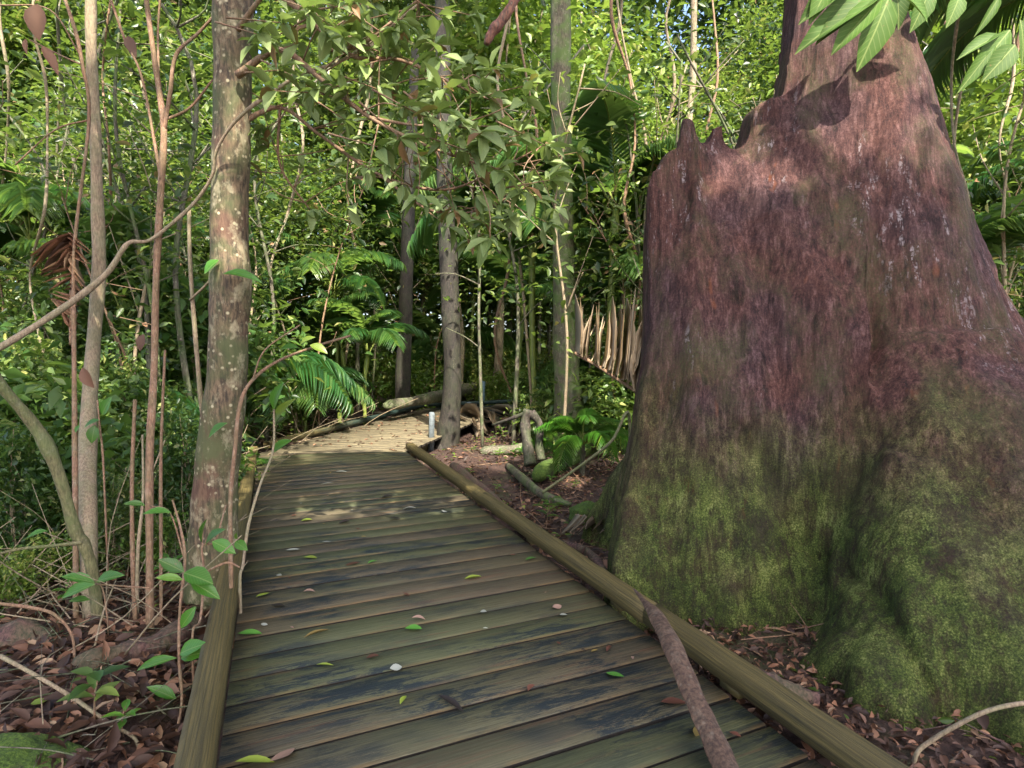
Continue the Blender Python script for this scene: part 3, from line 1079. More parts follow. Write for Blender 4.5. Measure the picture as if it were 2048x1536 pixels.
# the far wood behind them: reads as one mass
def farwood():
    g = np.random.default_rng(55)
    n_ = 130000
    ncl = 2000
    ca = g.uniform(-46, 46, ncl) * PI / 180; cr = g.uniform(31, 42, ncl); cz = g.uniform(0, 27, ncl)
    ctone = g.uniform(.15, .85, ncl)
    cc = np.stack([np.sin(ca) * cr, np.cos(ca) * cr, cz], 1)
    idx = g.integers(0, ncl, n_)
    Pn = cc[idx] + g.normal(size=(n_, 3)) * [1.3, 1.0, 1.1]
    mb = MB()
    X = randdir(n_, g, .6); N = g.normal(size=(n_, 3)) * .6 + [0, -.2, 1]
    l = g.uniform(.38, .72, n_)
    scatter(mb, LEAF2, Pn, X, N, l, l * .5, np.clip(ctone[idx] + g.normal(0, .12, n_), 0, 1))
    return mb


def lowwood():
    g = np.random.default_rng(56)
    n_ = 30000; ncl = 500
    ca = g.uniform(-46, 46, ncl) * PI / 180; cr = g.uniform(27, 34, ncl); cz = g.uniform(.3, 9, ncl)
    cc = np.stack([np.sin(ca) * cr, np.cos(ca) * cr, cz], 1)
    idx = g.integers(0, ncl, n_); ct = g.uniform(.1, .7, ncl)
    mb = MB(); l = g.uniform(.25, .5, n_)
    scatter(mb, LEAF2, cc[idx] + g.normal(size=(n_, 3)) * [1.2, .8, .9], randdir(n_, g, .6), g.normal(size=(n_, 3)) * .6 + [0, -.2, 1], l, l * .55, np.clip(ct[idx] + g.normal(0, .12, n_), 0, 1))
    return mb


tag(lowwood().build("far_undergrowth", M['leaf_mid']), "distant undergrowth closing the view low down between the trunks", "foliage", kind="stuff")
tag(farwood().build("far_wood", M['leaf_mid']), "distant mass of sunlit forest leaves closing the view behind all trunks", "foliage", kind="stuff")

# ================================================================== SHRUBS
def shrub_proto(seed, rx, rz, ncl, per, L, leaf, name="shrub", tmpl=LEAF2):
    mb, cl = crown(seed, rx, rz, ncl, per, L, tmpl=tmpl, zc=rz * .9, clump=.16)
    root = empty(name)
    st = MB(); g = np.random.default_rng(seed)
    for q in range(9):
        e = cl[g.integers(0, len(cl))]
        pp = smoothpath([[g.normal(0, .05), g.normal(0, .05), -.1], e * [.4, .4, .6] + g.normal(0, .05, 3), e], 4)
        tube(st, pp, np.linspace(.014, .004, len(pp)), 5)
    a = st.build("stem", M['stem_pale'], root, smooth=True)
    b = mb.build("foliage", leaf, root)
    reg(root, a, b)
    return root


M['leaf_under'] = leaf_mat("leaf_under", [(0, (.03, .06, .014)), (.4, (.085, .16, .034)), (.75, (.20, .29, .06)), (1, (.38, .40, .12))], hue=.05)
sprotos = [shrub_proto(21, .75, .7, 70, 45, .12, M['leaf_under']),
           shrub_proto(22, .6, .95, 60, 45, .10, M['leaf_dark']),
           shrub_proto(23, .5, .6, 45, 40, .10, M['leaf_bright']),
           shrub_proto(24, .8, 1.3, 90, 45, .13, M['leaf_under'])]
SL = ["rounded mid-green shrub in the understorey between the trunks",
      "dark green small-leaved shrub in the understorey",
      "low yellow-green shrub in the understorey",
      "tall loose green shrub in the understorey between the trunks"]
sused = [False] * 4
cnt = 0; tries = 0; splaced = []
while cnt < 140 and tries < 9000:
    tries += 1
    y = 4.7 + 18 * (rnd.random() ** 1.25)
    half = y * .95 + 1
    x = rnd.uniform(-half, half)
    if y < 8 and x > -3.0 - .12 * y: continue
    if 0 < x < 4.8 and y < 7.5: continue
    if not clearpath(x, y, .85): continue
    if any((x - a) ** 2 + (y - b) ** 2 < .6 for a, b in splaced): continue
    if math.hypot(x + 1.7, y - 9.3) < 2.0 and y < 9.5: continue
    splaced.append((x, y))
    k_ = rnd.randrange(4)
    if not sused[k_]: o = sprotos[k_]; sused[k_] = True
    else: o = copy_tree(sprotos[k_])
    s = rnd.uniform(.8, 1.35)
    if x > -3 and x < .6 and y < 12: s *= .55
    o.location = (x, y, gzf(x, y)); o.rotation_euler = (0, 0, rnd.uniform(0, 6.28)); o.scale = (s, s, s)
    tag(o, SL[k_], "shrub", "understorey shrubs")
    cnt += 1

g = random.Random(77)
for (px, Yd, k_, s) in ((20, 3.9, 1, .5), (95, 4.4, 0, .5), (150, 4.9, 1, .55), (235, 4.6, 0, .45), (350, 4.7, 1, .5), (-60, 4.6, 3, .55), (60, 5.3, 3, .6), (260, 5.4, 3, .55), (390, 5.6, 0, .5), (120, 3.7, 2, .3), (300, 3.9, 2, .32), (215, 3.8, 1, .34), (-10, 3.3, 2, .3)):
    x = (px - 1024) / FPX * Yd
    o = copy_tree(sprotos[k_]); o.location = (x, Yd, gzf(x, Yd)); o.rotation_euler = (0, 0, g.uniform(0, 6.28)); o.scale = (s, s, s * 1.2)
    tag(o, "low leafy shrub crowded among the thin stems left of the foreground trunk", "shrub", "low shrubs among the thin stems")

# ================================================================== PALMS
def frond_mesh(seed, Lr=1.7, nl=34, ll=.5, lw=.032, arch=1.0, leaf=None, stalk=None, name="frond", lift=.9, tone0=.45):
    g = np.random.default_rng(seed)
    t = np.linspace(0, 1, 14)
    x = Lr * t * (1 - .12 * t); z = Lr * (lift * t - arch * t * t * .9)
    pts = np.stack([x, g.normal(0, .01) * t, z], 1)
    mb = MB()
    tube(mb, pts, np.linspace(.014, .003, 14), 5, mat=1, val=.5)
    tl = np.linspace(.2, .99, nl)
    for side in (-1, 1):
        p = np.stack([np.interp(tl, t, pts[:, q]) for q in range(3)], 1)
        tg = norm(np.stack([np.interp(tl, t, np.gradient(pts[:, q])) for q in range(3)], 1))
        up = np.array([0, 0, 1.0])
        sd = norm(np.cross(up, tg)) * side
        X_ = sd * 1.0 + tg * (.55 + .5 * tl[:, None]) + np.array([0, 0, 1]) * (.10 - .25 * g.random((nl, 1)))
        N_ = norm(np.cross(tg, sd)) * side
        N_[N_[:, 2] < 0] *= -1
        l = ll * (np.sin(PI * (.12 + .8 * tl)) * .85 + .2) * g.uniform(.85, 1.1, nl)
        scatter(mb, BLADE, p, X_, N_, l, np.full(nl, lw), np.clip(tone0 + g.normal(0, .2, nl), 0, 1))
    return mb.mesh(name, [leaf or M['palm_leaf'], stalk or M['stem_green']])


frA = frond_mesh(1); frB = frond_mesh(2, 1.4, 26, .42, .03, 1.05); frC = frond_mesh(3, 2.3, 44, .6, .034, 1.0)


def palm_proto(seed, H, nf, fr, r=.035, name="palm", stem=None, up=0):
    g = random.Random(seed)
    root = empty(name)
    mb = MB()
    pts = smoothpath([[0, 0, -.15], [g.uniform(-.04, .04), 0, H * .5], [g.uniform(-.06, .06), g.uniform(-.06, .06), H]], 8)
    rr = np.full(len(pts), r); rr[-4:] *= [1.15, 1.3, 1.25, .8]
    tube(mb, pts, rr, 9, bump=.03, seed=seed)
    kids = [mb.build("stem", stem or M['stem_green'], root, smooth=True)]
    for q in range(nf):
        f = link("frond", fr, root, loc=tuple(pts[-1] - [0, 0, .03]))
        f.rotation_euler = (0, -R(g.uniform(-14, 38) + up), q * 2.399 + g.uniform(-.3, .3))
        s = g.uniform(.75, 1.1); f.scale = (s, s, s)
        kids.append(f)
    reg(root, *kids)
    return root


pprotos = [palm_proto(1, 1.4, 8, frB, up=26), palm_proto(2, 2.6, 9, frA, .04), palm_proto(3, .6, 8, frB, .03), palm_proto(4, 4.2, 10, frC, .055, stem=M['bark_grey'])]
pused = [False] * 4


def palm(k_, x, y, s=1, rz=0, label="", group=None):
    if not pused[k_]: o = pprotos[k_]; pused[k_] = True
    else: o = copy_tree(pprotos[k_])
    o.location = (x, y, gzf(x, y)); o.rotation_euler = (0, 0, rz); o.scale = (s, s, s)
    tag(o, label, "palm", group)


def at(px, Yd): return (px - 1024) / FPX * Yd


palm(0, at(731, 10.8), 10.8, 1.0, .4, "young palm with a yellow-green stem beside the left kerb at the bend")
palm(0, at(690, 11.6), 11.6, 1.05, 2.4, "young palm with a dull green stem just behind the yellow-stemmed palm")
palm(2, at(610, 10.2), 10.2, 1.0, 1.2, "low palm with pale shining leaflets left of the bend in the walk")
palm(1, at(1215, 8.8), 8.8, 1.35, .8, "palm whose arching bluish fronds spread behind the straight mid-distance trunk")
palm(1, at(1070, 10.4), 10.4, 1.4, 2.9, "palm with silvery arching fronds left of the straight mid-distance trunk")
palm(3, 5.3, 5.3, 1.08, 2.2, "palm whose long leaflets hang down at the upper right behind the giant tree")
palm(1, at(1245, 9.0), 9.0, .9, .2, "green palm between the straight trunk and the giant tree")
palm(1, at(60, 7.6), 7.6, 1.0, .9, "dark green palm at the left edge behind the leaning pole")
palm(2, at(190, 6.2), 6.2, 1.0, 2.0, "low palm behind the thin stems on the left")
fern_fr = frond_mesh(9, .75, 25, .18, .013, 1.1, leaf=M['leaf_vivid'], name="fern_frond", tone0=.35)
for (px, Yd, zz, sc_, lab) in ((1165, 6.9, .35, 1.0, "bright green drooping fern clump between the straight trunk and the giant trunk"), (1110, 7.6, .1, .7, "small green fern left of the larger fern clump"), (470, 6.6, .0, .6, "small fern beyond the left kerb beside the foreground trunk")):
    x_ = at(px, Yd); root = empty("fern", (x_, Yd, gzf(x_, Yd)), 0, lab, "fern")
    mbf = MB(); tube(mbf, smoothpath([[0, 0, -.08], [.01, 0, zz * .5], [0, 0, zz + .06]], 4), .03, 8)
    mbf.build("crown_base", M['bark_mossy'], root, smooth=True)
    gf = random.Random(int(px))
    for q in range(13):
        f = link("frond", fern_fr, root, loc=(0, 0, zz + .03)); f.rotation_euler = (0, -R(gf.uniform(-10, 45)), q * 2.399); k_ = sc_ * gf.uniform(.75, 1.1); f.scale = (k_, k_, k_)
for (x, y, k_, s) in ((-5.5, 11, 1, 1.1), (-3.6, 14, 3, .9), (-1.2, 17.5, 1, 1.2), (.8, 18, 3, .9), (-8.5, 12, 3, .9), (6.8, 10.5, 1, 1.2), (8.0, 8.5, 3, .9), (3.0, 14.5, 1, 1.2), (-6.5, 16.5, 3, 1), (4.8, 9.5, 2, 1.3), (-4.2, 9.4, 2, 1.3), (-2.2, 19, 2, 2), (1.9, 11.2, 2, 1.3), (6.0, 16, 3, 1.1), (-7.5, 8.5, 1, 1.1), (-4.6, 7.2, 0, 1.2), (-3.4, 11.8, 1, 1), (-5.8, 13.5, 0, 1.6), (.2, 14.5, 0, 1.6), (-2.9, 16, 0, 1.8), (2.6, 9.0, 0, 1.3), (7.2, 13, 1, 1.4), (1.2, 16.5, 1, 1.1), (5.6, 7.6, 0, 1.4)):
    palm(k_, x, y, s, rnd.uniform(0, 6), "palm with arching feathery fronds among the background trees", "palms in the background forest")

# ================================================================== TRACED STEMS
def stem(name, pts, mat, label, cat, ground=True, nseg=7, sides=9, bump=.06, group=None, mb=None, parent=None, build=True):
    """pts rows: px, py, Y, width in px"""
    W_ = []
    for px, py, Yd, wp in pts:
        p = P(px, py, Yd); W_.append([*p, wp / 2 * Yd / FPX])
    if ground:
        x, y, z, r_ = W_[-1]
        g0 = gzf(x, y) - .06
        if z > g0: W_.append([x, y, g0, r_ * 1.1])
        else: W_[-1][2] = g0
    W_ = smoothpath(W_, nseg)
    mb = mb or MB()
    tube(mb, W_[:, :3], np.maximum(W_[:, 3], .0012), sides, bump=bump, seed=len(name) + int(pts[0][0]))
    if not build: return mb
    o = mb.build(name, mat, parent, smooth=True)
    if not parent: tag(o, label, cat, group)
    return o


# foreground tree beside the left kerb
ft = empty("foreground_tree", tuple(G(425, 1180, -.15)), 0, "straight lichen-spotted tree trunk standing against the left kerb", "tree")
ORG = np.array(ft.location)


def reparent(o, root):
    o.parent = root
    o.location = tuple(-np.array(root.location))
    return o


FY = 3.42
tk = stem("trunk", [(480, -500, FY, 64), (473, -200, FY, 68), (467, 0, FY, 73), (466, 150, FY, 70), (462, 300, FY, 69), (459, 450, FY, 70), (462, 575, FY, 78), (457, 640, FY, 73), (454, 760, FY, 76), (440, 880, FY, 82), (430, 980, FY, 86), (427, 1080, FY, 92), (422, 1180, FY, 104)], M['bark_fore'], None, None, sides=22, bump=.035, parent=ft, nseg=8)
reparent(tk, ft)

# branches and the leafy spray that hangs over the walk
def spray():
    g = np.random.default_rng(12)
    br = MB(); lf = MB()
    mains = [
        [(475, 150, 3.3, 16), (560, 100, 3.2, 12), (650, 165, 3.1, 10), (740, 235, 3.0, 8), (850, 290, 2.95, 6), (960, 330, 2.9, 4)],
        [(480, -60, 3.3, 18), (600, 20, 3.2, 12), (700, 110, 3.1, 9), (800, 120, 3.1, 7), (900, 165, 3.1, 5), (980, 200, 3.1, 3)],
        [(650, 100, 3.15, 9), (720, 90, 3.1, 8), (800, 30, 3.1, 6), (870, -30, 3.1, 4)],
        [(475, 250, 3.4, 12), (560, 215, 3.5, 8), (640, 270, 3.5, 7), (760, 350, 3.5, 6), (890, 380, 3.4, 5), (1010, 330, 3.3, 4), (1090, 290, 3.2, 3)],
        [(740, 235, 3.0, 6), (830, 250, 2.95, 5), (930, 250, 3.0, 3)],
        [(760, 350, 3.5, 6), (860, 420, 3.4, 5), (960, 420, 3.4, 4), (1060, 370, 3.3, 3)],
        [(475, 60, 3.3, 12), (540, -20, 3.2, 8), (640, -60, 3.2, 6)],
        [(560, 215, 3.5, 6), (560, 330, 3.6, 5), (620, 420, 3.7, 3)],
    ]
    tips = []
    for mpts in mains:
        W_ = smoothpath([[*P(a, b, c), d / 2 * c / FPX] for a, b, c, d in mpts], 6)
        tube(br, W_[:, :3], W_[:, 3], 7, bump=.06)
        for q in range(5, len(W_), 2):
            base = W_[q, :3]
            for _ in range(2):
                dr_ = g.normal(size=3) * [1, .7, .7]; dr_ /= np.linalg.norm(dr_)
                e = base + dr_ * g.uniform(.12, .42) + [.08, 0, .02]
                pp = smoothpath([base, (base + e) / 2 + g.normal(0, .02, 3), e], 3)
                tube(br, pp, np.linspace(.0045, .0018, len(pp)), 5)
                tips.append((e, dr_))
        tips.append((W_[-1, :3], norm(W_[-1, :3] - W_[-4, :3])))
    # named rosettes that read strongly in the photograph
    for (px, py, Yd) in ((850, 235, 2.7), (890, 250, 2.7), (800, 275, 2.7), (760, 295, 2.75), (1090, 290, 2.9), (1040, 270, 2.9), (1000, 340, 2.9), (985, 140, 3), (905, 150, 3), (845, 150, 3), (610, 15, 2.7), (560, 45, 2.8), (520, 70, 2.8), (700, 10, 2.8), (940, 30, 3), (880, 35, 3), (1100, 360, 3), (1075, 400, 3.1), (690, 240, 3), (600, 160, 3), (760, 180, 3), (560, 140, 2.9), (650, 60, 2.9), (930, 300, 2.8)):
        e = P(px, py, Yd); dr_ = norm(np.array([g.uniform(.1, 1), g.normal() * .4, g.uniform(-.4, .3)]))
        b = e - dr_ * .2 + [-.05, .05, .05]
        tube(br, smoothpath([b, (b + e) / 2, e], 3), np.linspace(.005, .002, 7), 5)
        tips.append((e, dr_)); 
    for e, dr_ in tips:
        px = 1024 + FPX * e[0] / e[1]
        n_ = g.integers(5, 8)
        a0 = g.uniform(0, 6.28)
        s1 = np.cross(dr_, [0, 0, 1]); s1 = s1 / (np.linalg.norm(s1) + 1e-6); s2 = np.cross(s1, dr_)
        for q in range(n_):
            a = a0 + q * 6.283 / n_
            X_ = dr_ * g.uniform(.3, .8) + s1 * math.cos(a) + s2 * math.sin(a) * .5 + np.array([0, 0, -.12])
            l = g.uniform(.07, .15)
            tone = g.uniform(0, .88) if g.random() > .07 else g.uniform(.93, 1)
            N_ = np.array([g.normal() * .35, -.45 + g.normal() * .4, 1.0])
            scatter(lf, LEAFM, e + g.normal(0, .008, 3), X_, N_, l, l * g.uniform(.36, .48), tone)
    return br, lf


br, lf = spray()
o = br.build("branch", M['stem_tan'], ft, smooth=True); reparent(o, ft)
o = lf.build("foliage", M['leaf_over'], ft, smooth=True); reparent(o, ft)

# mid-distance trunks ---------------------------------------------------------
def traced_tree(pts, bark, label, leaf, crown_at, crx, seed, group=None, sides=14, bump=.05):
    x, y, _ = P(pts[-1][0], pts[-1][1], pts[-1][2])
    root = empty("tree", (x, y, gzf(x, y)), 0, label, "tree", group)
    t_ = stem("trunk", pts, bark, None, None, sides=sides, parent=root, nseg=7, bump=bump); reparent(t_, root)
    mbc, cl = crown(seed, crx, crx * .8, 70, 60, .17)
    c = mbc.build("crown", leaf, root)
    c.location = tuple(np.array(crown_at) - np.array(root.location))
    return root


traced_tree([(1095, -700, 8.6, 30), (1115, -200, 8.6, 38), (1121, 0, 8.6, 40), (1122, 200, 8.6, 38), (1126, 400, 8.6, 41), (1128, 600, 8.6, 44), (1134, 760, 8.6, 52), (1138, 800, 8.6, 60)],
            M['bark_mossy'], "straight moss-tinted trunk in the middle distance, left of the giant tree", M['leaf_mid'], (.6, 10.5, 14.5), 2.0, 301, bump=.04)
traced_tree([(880, -300, 9.2, 26), (886, 100, 9.2, 28), (890, 400, 9.2, 33), (896, 500, 9.2, 36), (902, 640, 9.2, 36), (905, 760, 9.2, 36), (897, 860, 9.2, 44), (893, 900, 9.2, 52)],
            M['bark_black'], "grey rough trunk standing at the inner side of the bend", M['leaf_dark'], (-1.2, 10.6, 13.0), 1.6, 302)
traced_tree([(830, 100, 13, 16), (822, 300, 13, 22), (815, 500, 13, 26), (810, 640, 13, 28), (806, 760, 13, 30)],
            M['bark_black'], "blackish slim trunk behind the bend, left of the grey rough trunk", M['leaf_dark'], (-2.3, 13.3, 9.5), 1.6, 303)
traced_tree([(185, -250, 4.1, 18), (182, 0, 4.1, 20), (184, 130, 4.1, 19), (190, 250, 4.1, 20), (194, 400, 4.1, 22), (198, 540, 4.1, 24), (186, 700, 4.0, 26), (176, 850, 3.8, 30), (176, 1000, 3.5, 32), (182, 1260, 3.1, 30)],
            M['stem_pale'], "pale knobbly sapling trunk second nearest from the left edge of the photo", M['leaf_mid'], (-3.0, 4.2, 5.6), .9, 304, bump=.07)
traced_tree([(1390, -200, 8, 10), (1388, 0, 8, 12), (1386, 150, 8, 13), (1378, 260, 7.8, 11), (1372, 500, 7.6, 14)], M['bark_pale'],
            "thin pale trunk rising behind the jagged top of the giant buttress", M['leaf_bright'], (2.6, 9.5, 12.5), 1.2, 305)

# thin stems on the left ------------------------------------------------------
def shoots(name, listing, mat, label, cat="sapling", leafs=None, leafmat=None):
    """one plant built from several traced branches; first one reaches the ground"""
    x, y, _ = P(listing[0][-1][0], listing[0][-1][1], listing[0][-1][2])
    root = empty(name, (x, y, gzf(x, y)), 0, label, cat)
    mb = MB()
    for q, l_ in enumerate(listing):
        stem(name, l_, mat, None, None, ground=(q == 0), mb=mb, build=False, sides=8, bump=.09)
    o = mb.build("stem", mat, root, smooth=True); reparent(o, root)
    if leafs:
        g = np.random.default_rng(len(leafs) + int(abs(x) * 100))
        for it in leafs:
            b, e, Yd, wr, tone = it
            A = P(b[0], b[1], Yd); B = P(e[0], e[1], Yd - .03)
            X_ = B - A; l = np.linalg.norm(X_)
            N_ = np.array([g.normal() * .25, -.65, .8 + g.normal() * .15])
            lb = MB()
            sc_ = (1.0, .8) if leafmat else (1.12, 1.15)
            scatter(lb, LEAFN, A, X_, N_, l * sc_[0], l * wr * sc_[1], tone)
            o = lb.build("leaf", leafmat or M['leaf_vivid'], root, smooth=True); reparent(o, root)
    return root


shoots("sapling", [[(285, -60, 3.5, 9), (305, 90, 3.5, 10), (318, 180, 3.5, 11), (328, 262, 3.45, 13), (322, 380, 3.4, 13), (312, 560, 3.3, 13), (308, 740, 3.2, 14), (300, 900, 3.1, 15), (299, 1100, 3.05, 15), (300, 1275, 3.0, 17)],
                   [(328, 262, 3.45, 9), (340, 190, 3.45, 8), (352, 110, 3.45, 7), (395, 68, 3.5, 6), (430, 30, 3.5, 5)],
                   [(330, 240, 3.45, 6), (380, 215, 3.5, 5), (425, 160, 3.55, 4)],
                   [(318, 180, 3.5, 5), (316, 60, 3.6, 4), (322, -20, 3.6, 4)],
                   [(322, 360, 3.4, 6), (285, 160, 3.55, 5), (250, 80, 3.6, 5), (215, -20, 3.6, 5)]],
       M['stem_tan'], "tan forked thin stem standing left of the foreground trunk")
shoots("sapling", [[(378, 420, 3.6, 7), (380, 520, 3.55, 8), (388, 640, 3.5, 9), (400, 780, 3.45, 9), (408, 880, 3.45, 10), (395, 1000, 3.4, 10), (392, 1150, 3.3, 10)],
                   [(380, 600, 3.5, 5), (420, 560, 3.45, 4), (436, 520, 3.35, 3)]],
       M['stem_pale'], "slim greenish shoot close against the left side of the foreground trunk",
       leafs=[((438, 520), (408, 540), 3.3, .6, .3), ((446, 548), (512, 551), 3.25, .3, .3), ((455, 846), (416, 868), 3.25, .45, .25)])
shoots("sapling", [[(120, -30, 3.9, 6), (150, 60, 3.8, 7), (165, 130, 3.8, 7), (178, 240, 3.85, 6), (150, 480, 3.8, 6), (148, 650, 3.7, 8), (150, 900, 3.5, 10), (152, 1240, 3.1, 11)],
                   [(165, 130, 3.8, 4), (120, 110, 3.8, 3), (60, 80, 3.8, 3)],
                   [(178, 240, 3.85, 4), (110, 260, 3.8, 3), (30, 330, 3.8, 3)],
                   [(160, 110, 3.8, 3), (100, 20, 3.8, 3), (0, 10, 3.8, 3)]],
       M['stem_tan'], "twiggy brown stem just left of the pale knobbly sapling",
       leafs=[((75, 8), (70, 72), 3.7, .75, .7), ((84, 92), (116, 140), 3.7, .4, .5), ((255, 72), (268, 108), 3.6, .6, .35), ((165, 735), (180, 775), 3.4, .7, .5), ((288, 668), (276, 700), 3.5, .7, .4), ((52, 78), (50, 104), 3.7, .4, .6)], leafmat=M['dead_leaf'])
shoots("sapling", [[(270, 800, 3.6, 7), (264, 960, 3.4, 8), (266, 1130, 3.2, 9), (272, 1260, 3.05, 9)]], M['stem_tan'], "short reddish shoot between the pale sapling and the tan forked stem")
shoots("sapling", [[(330, 700, 3.4, 5), (322, 900, 3.3, 6), (322, 1100, 3.15, 7), (322, 1260, 3.05, 7)]], M['stem_tan'], "very thin reddish shoot just right of the tan forked stem")
shoots("sapling", [[(285, 870, 3.5, 4), (286, 990, 3.3, 5), (276, 1100, 3.2, 7), (274, 1240, 3.1, 8)], [(286, 990, 3.3, 3), (330, 880, 3.4, 3)]], M['stem_pale'], "pale hair-thin forked shoot touching the tan forked stem")
shoots("sapling", [[(700, 672, 4.2, 5), (640, 690, 3.9, 5), (560, 720, 3.5, 6), (505, 760, 3.3, 7), (480, 810, 3.2, 8), (470, 900, 3.15, 8), (461, 1000, 3.1, 9), (462, 1150, 2.95, 9)],
                   [(505, 760, 3.3, 4), (530, 700, 3.3, 3), (600, 650, 3.4, 3)]],
       M['stem_tan'], "thin tan stem hugging the right side of the foreground trunk",
       leafs=[((470, 1083), (490, 1096), 2.9, .6, .5), ((560, 700), (590, 690), 3.4, .5, .5), ((600, 690), (622, 672), 3.6, .5, .9), ((620, 690), (650, 700), 3.7, .5, .9)])
shoots("sapling", [[(548, 820, 3.6, 4), (546, 900, 3.4, 5), (520, 970, 3.2, 5), (497, 1050, 3.05, 6), (486, 1130, 2.95, 6), (480, 1165, 2.9, 6)]],
       M['stem_pale'], "bare grey shoot leaning over the left kerb onto the deck",
       leafs=[((548, 820), (556, 770), 3.6, .5, .6), ((548, 850), (575, 800), 3.6, .4, .9), ((546, 905), (572, 880), 3.5, .5, .6)])
shoots("fallen_pole", [[(-30, 720, 2.7, 20), (0, 768, 2.75, 21), (60, 840, 2.85, 22), (95, 895, 2.9, 26), (125, 970, 2.95, 22), (150, 1060, 3.0, 23), (168, 1090, 3.02, 22), (186, 1150, 3.05, 22), (200, 1265, 3.05, 24)],
                       [(165, 1085, 3.0, 9), (100, 1092, 2.9, 7), (40, 1098, 2.8, 6), (-20, 1112, 2.7, 5)]],
       M['stem_olive'], "olive leaning pole with a kink rising to the left edge of the photo", "pole")
shoots("vine", [[(835, 10, 3.2, 5), (700, 112, 3.2, 6), (600, 150, 3.2, 7), (540, 188, 3.22, 8), (495, 220, 3.22, 7), (458, 258, 3.22, 6), (432, 305, 3.26, 6), (425, 350, 3.3, 6), (395, 398, 3.35, 7), (352, 440, 3.32, 7), (300, 480, 3.3, 7), (262, 484, 3.25, 8), (245, 500, 3.22, 10), (215, 545, 3.2, 11), (160, 592, 3.15, 13), (90, 640, 3.1, 13), (0, 695, 3.0, 13), (-120, 760, 2.9, 15), (-300, 1000, 2.8, 14)]],
       M['stem_pale'], "pale woody vine curving round the foreground trunk and down to the left edge", "vine")

# bright-leaved climbing shoots in the near left
shoots("seedling", [[(345, 1000, 2.75, 4), (362, 1060, 2.7, 5), (370, 1121, 2.65, 6), (360, 1217, 2.55, 6), (358, 1312, 2.45, 6), (364, 1400, 2.35, 6), (352, 1470, 2.25, 6)],
                    [(370, 1121, 2.65, 4), (340, 1026, 2.75, 3), (300, 1012, 2.8, 3)]],
       M['stem_tan'], "bright-leaved seedling climbing beside the near end of the left kerb", "seedling",
       leafs=[((343, 1026), (290, 1021), 2.7, .35, .35), ((291, 1011), (252, 1004), 2.75, .35, .4), ((368, 1144), (324, 1120), 2.55, .5, .3), ((368, 1146), (416, 1158), 2.5, .62, .4),
              ((366, 1160), (318, 1152), 2.5, .35, .7), ((381, 1163), (431, 1188), 2.5, .42, .4), ((392, 1213), (361, 1253), 2.45, .45, .3), ((360, 1308), (398, 1286), 2.4, .5, .3),
              ((362, 1316), (406, 1302), 2.4, .4, .6), ((354, 1316), (276, 1332), 2.4, .26, .45), ((352, 1398), (304, 1373), 2.35, .38, .3)])
shoots("seedling", [[(452, 1010, 3.0, 3), (430, 1082, 2.85, 4), (405, 1092, 2.8, 4), (408, 1150, 2.75, 5), (400, 1240, 2.6, 5), (385, 1270, 2.5, 5)], [(405, 1092, 2.8, 3), (405, 1050, 2.85, 3)],
                    [(480, 1135, 2.75, 4), (455, 1125, 2.75, 5), (420, 1140, 2.7, 5), (408, 1150, 2.7, 5)]],
       M['stem_tan'], "small seedling with a broad shiny leaf in front of the foreground trunk base", "seedling",
       leafs=[((411, 1091), (436, 1058), 2.8, .5, .2), ((404, 1085), (402, 1045), 2.8, .3, .2), ((425, 1083), (463, 1100), 2.75, .5, .55), ((478, 1083), (470, 1070), 2.8, .6, .7)])
shoots("seedling", [[(150, 1180, 2.9, 3), (190, 1168, 2.95, 3), (206, 1180, 2.95, 3), (215, 1240, 2.9, 3)], [(190, 1168, 2.95, 3), (300, 1176, 2.9, 3)]],
       M['stem_tan'], "low seedling with long dark green leaves at the foot of the olive pole", "seedling",
       leafs=[((190, 1167), (130, 1148), 2.9, .35, .15), ((190, 1169), (122, 1189), 2.85, .35, .3), ((194, 1163), (234, 1147), 2.9, .4, .3), ((180, 1200), (142, 1198), 2.9, .4, .2), ((95, 1062), (55, 1070), 2.9, .4, .2)])
shoots("seedling", [[(195, 800, 3.6, 3), (200, 860, 3.55, 4), (205, 900, 3.5, 4), (210, 1000, 3.4, 4)]],
       M['stem_tan'], "seedling with heart-shaped green leaves in front of the pale sapling", "seedling",
       leafs=[((200, 840), (168, 850), 3.5, .6, .2), ((205, 830), (214, 800), 3.5, .6, .25), ((190, 850), (182, 882), 3.5, .6, .3), ((160, 850), (150, 862), 3.5, .6, .1)])

# ================================================================== top right leaves
def leafy_branch(name, main, tips, label, Lf, seed, mat):
    g = np.random.default_rng(seed)
    root = empty(name, tuple(P(main[0][0], main[0][1], main[0][2])), 0, label, "branch")
    mb = stem(name, main, None, None, None, ground=False, build=False, mb=MB())
    for (b, e, Yd, wr, tone) in tips:
        lb = MB()
        A = P(b[0], b[1], Yd); B = P(e[0], e[1], Yd - .05)
        X_ = B - A; l = np.linalg.norm(X_)
        scatter(lb, LEAFN, A, X_, np.array([.1 * g.normal(), -.9, .5]), l, l * wr, tone)
        o = lb.build("leaf", mat, root, smooth=True); reparent(o, root)
    o = mb.build("twig", M['stem_tan'], root, smooth=True); reparent(o, root)


